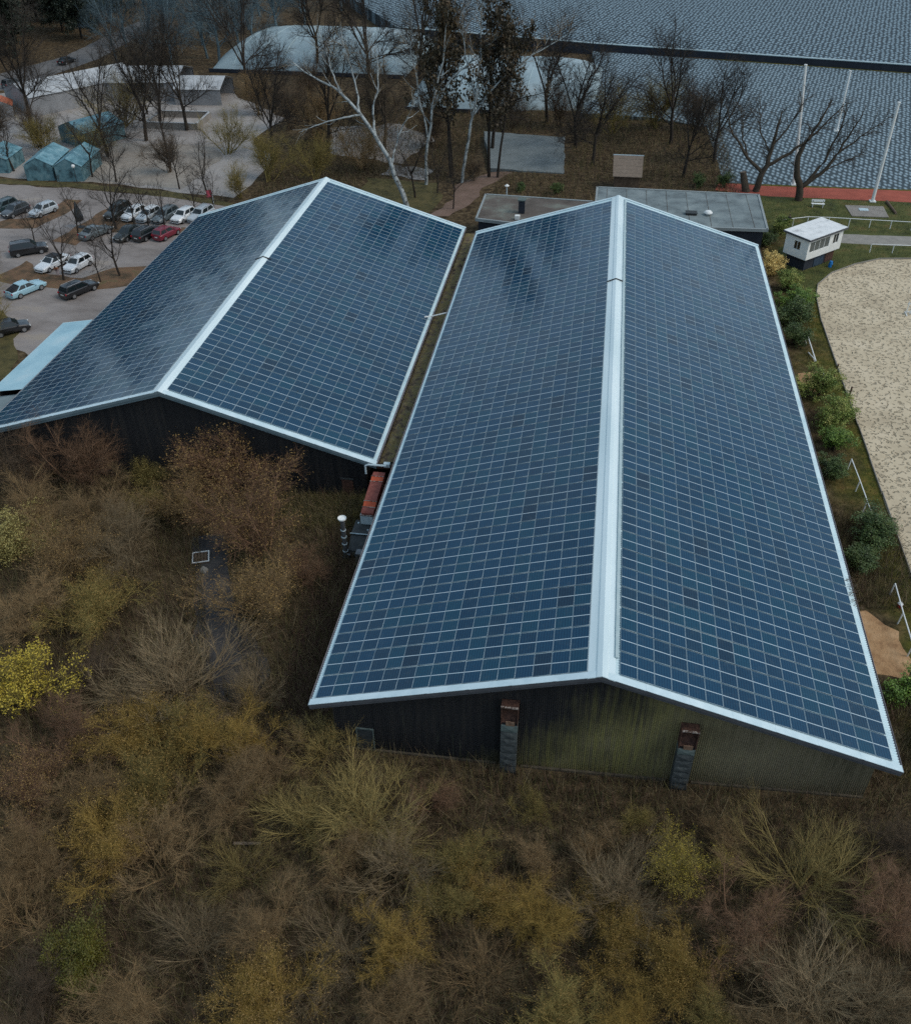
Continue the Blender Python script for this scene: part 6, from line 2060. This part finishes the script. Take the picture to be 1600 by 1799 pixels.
MB().box((0, 0, .3), (1.4, .07, .1)).build('crossbar', MT['white'], t)
MB().box((0, 0, 1.2), (1.4, .07, .1)).build('crossbar', MT['white'], t)
for q in (-.6, .6):
    MB().box((q, 0, .05), (.1, 1.0, .1)).build('foot', MT['white'], t)
t = thing('blue_canister', 'small bright blue canister on the grass before the hut', 'canister', (41.2, 74.9, GR))
bl = mat('bright_blue', (.010, .16, .45), .4)
MB().tube((0, 0, 0), (0, 0, .32), .20, n=12).build('body', bl, t)
MB().tube((.05, .02, .36), (.05, .02, .72), .23, .17, n=12).build('lid', bl, t)
t = thing('bench', 'white bench on the lawn behind the rail', 'bench', (42.8, 94.9, GR))
MB().box((0, 0, .46), (1.7, .42, .06)).build('seat', MT['white'], t)
MB().box((0, .24, .80), (1.7, .05, .30)).build('backrest', MT['white'], t)
for q in (-.65, .65):
    MB().box((q, 0, .22), (.08, .42, .44)).build('leg', MT['white'], t)
    MB().box((q, .235, .66), (.07, .04, .30)).build('bracket', MT['white'], t)
t = thing('concrete_slab', 'concrete slab with a steel hatch on the lawn', 'slab', (49.0, 93.9, GR))
slabm = mat('slab_concrete', [(0.19, 0.175, 0.155), (0.26, 0.24, 0.215)], .9, .7, detail=8)
MB().hexa([(-2.3, -2.0, -.1), (2.3, -1.9, -.1), (2.4, 2.1, -.1), (-2.5, 2.0, -.1), (-2.3, -2.0, .10), (2.3, -1.9, .10), (2.4, 2.1, .10), (-2.5, 2.0, .10)]).build('slab', slabm, t)
MB().box((-.4, .5, .12), (1.2, .9, .05)).build('hatch', MT['silver'], t)
t = thing('log', 'brown log lying beside the concrete slab', 'log', (52.3, 95.6, GR))
MB().tube((-.1, 2.2, .15), (.15, -2.2, .15), .19, .15, n=10).build('trunk', MT['wood'], t)
MB().tube((.15, -2.2, .15), (.152, -2.22, .15), .14, n=10).build('cut_face', MT['tan_board'], t)
t = thing('bucket', 'small red and white bucket beside the nearest white rail', 'bucket', (36.5, 16.7, GR))
MB().tube((0, 0, 0), (0, 0, .32), .15, .19, n=10).build('body', mat('bucket_red', (.42, .03, .025), .5), t)
MB().tube((0, 0, .32), (0, 0, .40), .195, .12, n=10).build('lid', MT['white'], t)
for x, y, h, lab in ((50.4, 97.9, 12.6, 'tall white mast at the right edge, its foot on the lawn'), (40.9, 103.6, 15.5, 'tall white mast rising behind the forked tree on the lawn'), (51.2, 131.0, 9.0, 'white mast far out on the blue pitch')):
    t = thing('white_mast', lab, 'mast', (x, y, GR), group='white masts by the pitch')
    lx_ = -1.7 if x < 45 else 0.0
    MB().tube((0, 0, -.3), (lx_, 0, h), .23, .17, n=8).build('pole', MT['white'], t)
    MB().box((0, 0, .08), (.8, .8, .16)).build('base', MT['white'], t)
    MB().tube((lx_, 0, h - .05), (lx_, 0, h + .08), .22, n=8).build('cap', MT['white'], t)
t = thing('low_wall', 'long low wall with a pale coping along the far edge of the blue pitch', 'wall', (40, 179, GR))
wp = [(-34, 199.0), (10, 186.6), (72, 173.0), (122, 163.6)]
for a, b in zip(wp[:-1], wp[1:]):
    a, b = Vector(a), Vector(b)
    d = b - a
    c = (a + b) / 2
    MB().box((c.x - 40, c.y - 179, .2), (d.length + .2, .4, 2.2), rz=math.atan2(d.y, d.x)).build('wall_section', MT['navy'], t)
    MB().box((c.x - 40, c.y - 179, 1.36), (d.length + .2, .7, .14), rz=math.atan2(d.y, d.x)).build('coping', MT['tray'], t)


# ------------------------------------------------------------------ air halls, tents and yard at the back
def air_hall(label, cx, cy, ax, ay, h, rz, m):
    t = thing('air_hall', label, 'hall', (cx, cy, -5.0), rz)
    n = 40
    u, v = np.meshgrid(np.linspace(-1, 1, n), np.linspace(-1, 1, n))
    x = u * ax
    y = v * ay
    z = h * np.power(np.clip(1 - np.abs(u) ** 5, 0, 1), .5) * np.power(np.clip(1 - np.abs(v) ** 2.4, 0, 1), .62)
    z += np.abs(np.sin(u * 9 * np.pi)) * .10 * (z > .2)
    V = np.stack([x.ravel(), y.ravel(), z.ravel()], 1)
    ii, jj = np.meshgrid(np.arange(n - 1), np.arange(n - 1), indexing='ij')
    a = (ii * n + jj).ravel()
    link('membrane', mesh_np('membrane', V, np.stack([a, a + 1, a + n + 1, a + n], 1), m, smooth=True), t)
    for k in range(-3, 4):
        q = k / 4
        mb = MB()
        pts = []
        for s in np.linspace(-1, 1, 25):
            zz = h * max(0, 1 - abs(q) ** 5) ** .5 * max(0, 1 - abs(s) ** 2.4) ** .62
            pts.append((q * ax, s * ay, zz + .08))
        mb.path(pts, .09, 5)
        mb.build('seam_cable', MT['tray'], t)
    for q in (-ay, ay):
        MB().box((0, q, .2), (2 * ax, .3, .7)).build('anchor_beam', MT['navy'], t)
    return t


MT['membrane'] = mat('hall_membrane', [(0.17, 0.235, 0.26), (0.25, 0.33, 0.355), (0.33, 0.40, 0.42)], .6, .12, detail=6)
air_hall('left pale blue air hall behind the bare trees', -47.5, 184, 21, 18, 4.6, -.03, MT['membrane'])
air_hall('right pale blue air hall behind the bare trees, next to the blue pitch', -4.5, 158.5, 17.5, 17, 4.8, -.03, MT['membrane'])


def tent(label, x, y, w, l, h, rz, m, m2, group=None, z=GL):
    t = thing('tent', label, 'tent', (x, y, z), rz, group)
    e = h * .68
    for sg in (1, -1):
        MB().hexa([(0, -l / 2, h - .03), (0, l / 2, h - .03), (sg * (w / 2 + .2), l / 2, e - .1), (sg * (w / 2 + .2), -l / 2, e - .1), (0, -l / 2, h), (0, l / 2, h), (sg * (w / 2 + .2), l / 2, e - .06), (sg * (w / 2 + .2), -l / 2, e - .06)]).build('roof', m, t)
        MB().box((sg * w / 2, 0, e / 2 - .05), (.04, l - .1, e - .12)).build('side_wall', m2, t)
        for q in (-1, 0, 1):
            MB().tube((sg * (w / 2 - .06), q * (l / 2 - .1), 0), (sg * (w / 2 - .06), q * (l / 2 - .1), e - .1), .05, n=6).build('pole', MT['soffit'], t)
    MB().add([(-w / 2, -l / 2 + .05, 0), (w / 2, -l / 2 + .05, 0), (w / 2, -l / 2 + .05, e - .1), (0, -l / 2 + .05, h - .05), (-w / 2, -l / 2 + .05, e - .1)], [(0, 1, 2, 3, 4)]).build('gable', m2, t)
    return t


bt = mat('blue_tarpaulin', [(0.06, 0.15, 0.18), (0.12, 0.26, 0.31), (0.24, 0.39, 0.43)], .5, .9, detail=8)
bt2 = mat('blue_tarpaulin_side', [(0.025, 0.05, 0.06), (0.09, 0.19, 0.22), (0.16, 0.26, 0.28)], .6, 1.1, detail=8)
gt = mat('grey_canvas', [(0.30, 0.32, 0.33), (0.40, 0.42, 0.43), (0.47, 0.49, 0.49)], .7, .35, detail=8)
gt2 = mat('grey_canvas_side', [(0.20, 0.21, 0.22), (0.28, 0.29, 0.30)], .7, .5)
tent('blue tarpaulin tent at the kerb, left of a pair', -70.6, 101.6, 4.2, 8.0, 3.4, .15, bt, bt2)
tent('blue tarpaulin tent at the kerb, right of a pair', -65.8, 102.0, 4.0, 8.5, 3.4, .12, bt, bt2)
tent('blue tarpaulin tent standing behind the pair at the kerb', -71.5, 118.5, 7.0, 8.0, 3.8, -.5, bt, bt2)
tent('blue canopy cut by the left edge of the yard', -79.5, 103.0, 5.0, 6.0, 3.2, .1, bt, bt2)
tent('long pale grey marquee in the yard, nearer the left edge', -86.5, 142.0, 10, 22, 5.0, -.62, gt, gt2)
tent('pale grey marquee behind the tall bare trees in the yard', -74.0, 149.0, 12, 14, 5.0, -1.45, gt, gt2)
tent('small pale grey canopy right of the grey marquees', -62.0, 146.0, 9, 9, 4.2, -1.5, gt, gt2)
tent('small orange stall roof at the left edge of the yard', -95.0, 131.0, 3.5, 4.5, 3.0, .5, mat('orange_tarp', (.40, .11, .05), .6), gt2)
t = thing('low_wall', 'low beige walled enclosure among the tall yard trees', 'wall', (-60.6, 129.5, GL))
wm = mat('beige_wall', [(0.20, 0.185, 0.165), (0.28, 0.26, 0.235)], .9, .6)
for a, b in (((-4.6, -3.5), (4.6, -3.5)), ((4.6, -3.5), (4.2, 4)), ((-4.8, 3.6), (4.2, 4)), ((-4.6, -3.5), (-4.8, 3.6))):
    a, b = Vector(a), Vector(b)
    d = b - a
    MB().box(((a.x + b.x) / 2, (a.y + b.y) / 2, .5), (d.length + .24, .26, 1.2), rz=math.atan2(d.y, d.x)).build('wall_section', wm, t)
    MB().box(((a.x + b.x) / 2, (a.y + b.y) / 2, 1.13), (d.length + .34, .36, .07), rz=math.atan2(d.y, d.x)).build('coping', gt, t)
t = thing('folded_parasol', 'dark folded parasol standing at the end of the leafy verge', 'parasol', (-55.0, 80.4, GL))
MB().tube((0, 0, 0), (0, 0, 3.6), .04, n=6).build('pole', MT['trim'], t)
mb = MB()
K = 10
prof = [(.9, .55), (1.5, .62), (2.3, .45), (3.0, .22), (3.5, .04)]
vs = []
for z, r_ in prof:
    for i in range(K):
        q = r_ * (1 if i % 2 else .62)
        vs.append((q * math.cos(2 * PI * i / K), q * math.sin(2 * PI * i / K), z))
mb.add(vs, [(j * K + i, j * K + (i + 1) % K, (j + 1) * K + (i + 1) % K, (j + 1) * K + i) for j in range(len(prof) - 1) for i in range(K)])
mb.build('canopy', PT['dark_grey'], t)
MB().box((0, 0, .06), (.8, .8, .12)).build('base', MT['machine'], t)
t = thing('pink_flag', 'small pink flag on a pole by the left barn corner', 'flag', (-39.6, 89.8, GL))
MB().tube((0, 0, 0), (0, 0, 2.6), .035, n=6).build('pole', MT['silver'], t)
mb = MB()
vs = []
for i in range(5):
    for z in (1.55, 2.55):
        vs.append((-.02 - .22 * i, .08 * math.sin(i * 1.6), z - .03 * i))
mb.add(vs + [(a, b + .012, c) for a, b, c in vs], [(2 * i, 2 * i + 2, 2 * i + 3, 2 * i + 1) for i in range(4)] + [(10 + 2 * i, 10 + 2 * i + 1, 10 + 2 * i + 3, 10 + 2 * i + 2) for i in range(4)])
mb.build('cloth', mat('pink_cloth', (.55, .09, .13), .7), t)
t = thing('garden_lamp', 'white ball lamp on a thin pole at the kerb above the silver hatchback', 'lamp', (-63.8, 97.0, GL))
MB().tube((0, 0, 0), (0, 0, 2.4), .04, n=6).build('pole', MT['soffit'], t)
mb = MB()
for k in range(6):
    a, b = -PI / 2 + k * PI / 6, -PI / 2 + (k + 1) * PI / 6
    mb.tube((0, 0, 2.6 + .28 * math.sin(a)), (0, 0, 2.6 + .28 * math.sin(b)), max(.01, .28 * math.cos(a)), max(.01, .28 * math.cos(b)), n=12, caps=False)
mb.build('globe', MT['white'], t, smooth=True)

# litter lying in the thicket
t = thing('pallet', 'white-edged wooden pallet lying by the upper end of the dark track', 'pallet', (-13.9, 17.0, ground(-13.9) + .02), .35)
for q, sz in (((0, -.6, .14), (1.3, .09, .05)), ((0, .6, .14), (1.3, .09, .05)), ((-.6, 0, .14), (.09, 1.1, .05)), ((.6, 0, .14), (.09, 1.1, .05))):
    MB().box(q, sz).build('edge_board', MT['white'], t)
for q in (-.36, -.12, .12, .36):
    MB().box((q, 0, .12), (.2, 1.1, .03)).build('slat', MT['wood'], t)
for q in (-.6, 0, .6):
    MB().box((0, q, .05), (1.2, .10, .10)).build('bearer', MT['wood'], t)
t = tag(MB().hexa([(-.35, -.3, -.1), (.3, -.35, -.1), (.38, .25, -.1), (-.3, .32, -.1), (-.22, -.2, .26), (.16, -.22, .32), (.24, .15, .24), (-.15, .22, .30)]).build('pale_stone', MT['path'], bevel=.06), 'pale stone lying below the white pallet', 'stone')
t.location = (-13.2, 15.7, ground(-13.2))
t = tag(MB().box((0, 0, .08), (1.5, .16, .05)).build('board', MT['tan_board']), 'pale board lying in the thicket left of the tawny willows', 'board')
t.location = (-2.2, -6.4, ground(-2.2) + .2)
t.rotation_euler = (.1, .1, .2)


# ------------------------------------------------------------------ woodland that closes the view to the left of the car park
def woodland(name, spots, seed):
    rs = np.random.RandomState(seed)
    VV, FF, MI, o = [], [], [], 0
    for x, y, h in spots:
        P0, R0 = stems(rs, 1, 0, 4, h * .8, 6, .04, .02, h * .014, base=0)
        P1, R1 = children(P0, R0, rs, 26, .25, 1.0, 42, 12, h * .36, .3, 5, .12, .08, h * .005)
        P2, R2 = children(P1, R1, rs, 10, .15, 1.0, 42, 15, h * .13, .4, 3, .2, .05, .05)
        P3, R3 = children(P2, R2, rs, 6, .1, 1.0, 42, 15, h * .06, .4, 2, 0, .05, .03)
        q = P2.reshape(-1, 3)
        q = q[rs.choice(len(q), 900)]
        V, F = merge([tubes(P0, R0, 6), tubes(P1, R1, 3), ribbons(P2, R2, rs), leaves_at(q, 1.5, rs)])
        VV.append(V + np.array([x, y, ground(x)]))
        FF.append(F + o)
        o += len(V)
    return stuff(link(name, mesh_np(name, np.concatenate(VV), np.concatenate(FF), WD['dark'])))


wr_ = random.Random(3)
woodland('woodland', [(-128 - 26 * (k % 3) + wr_.uniform(-6, 6), 40 + 6.5 * k + wr_.uniform(-4, 4), wr_.uniform(23, 33)) for k in range(34)] + [(-112 + wr_.uniform(-5, 5) - k * .8, 60 + 4.5 * k, wr_.uniform(9, 14)) for k in range(9)], 61)
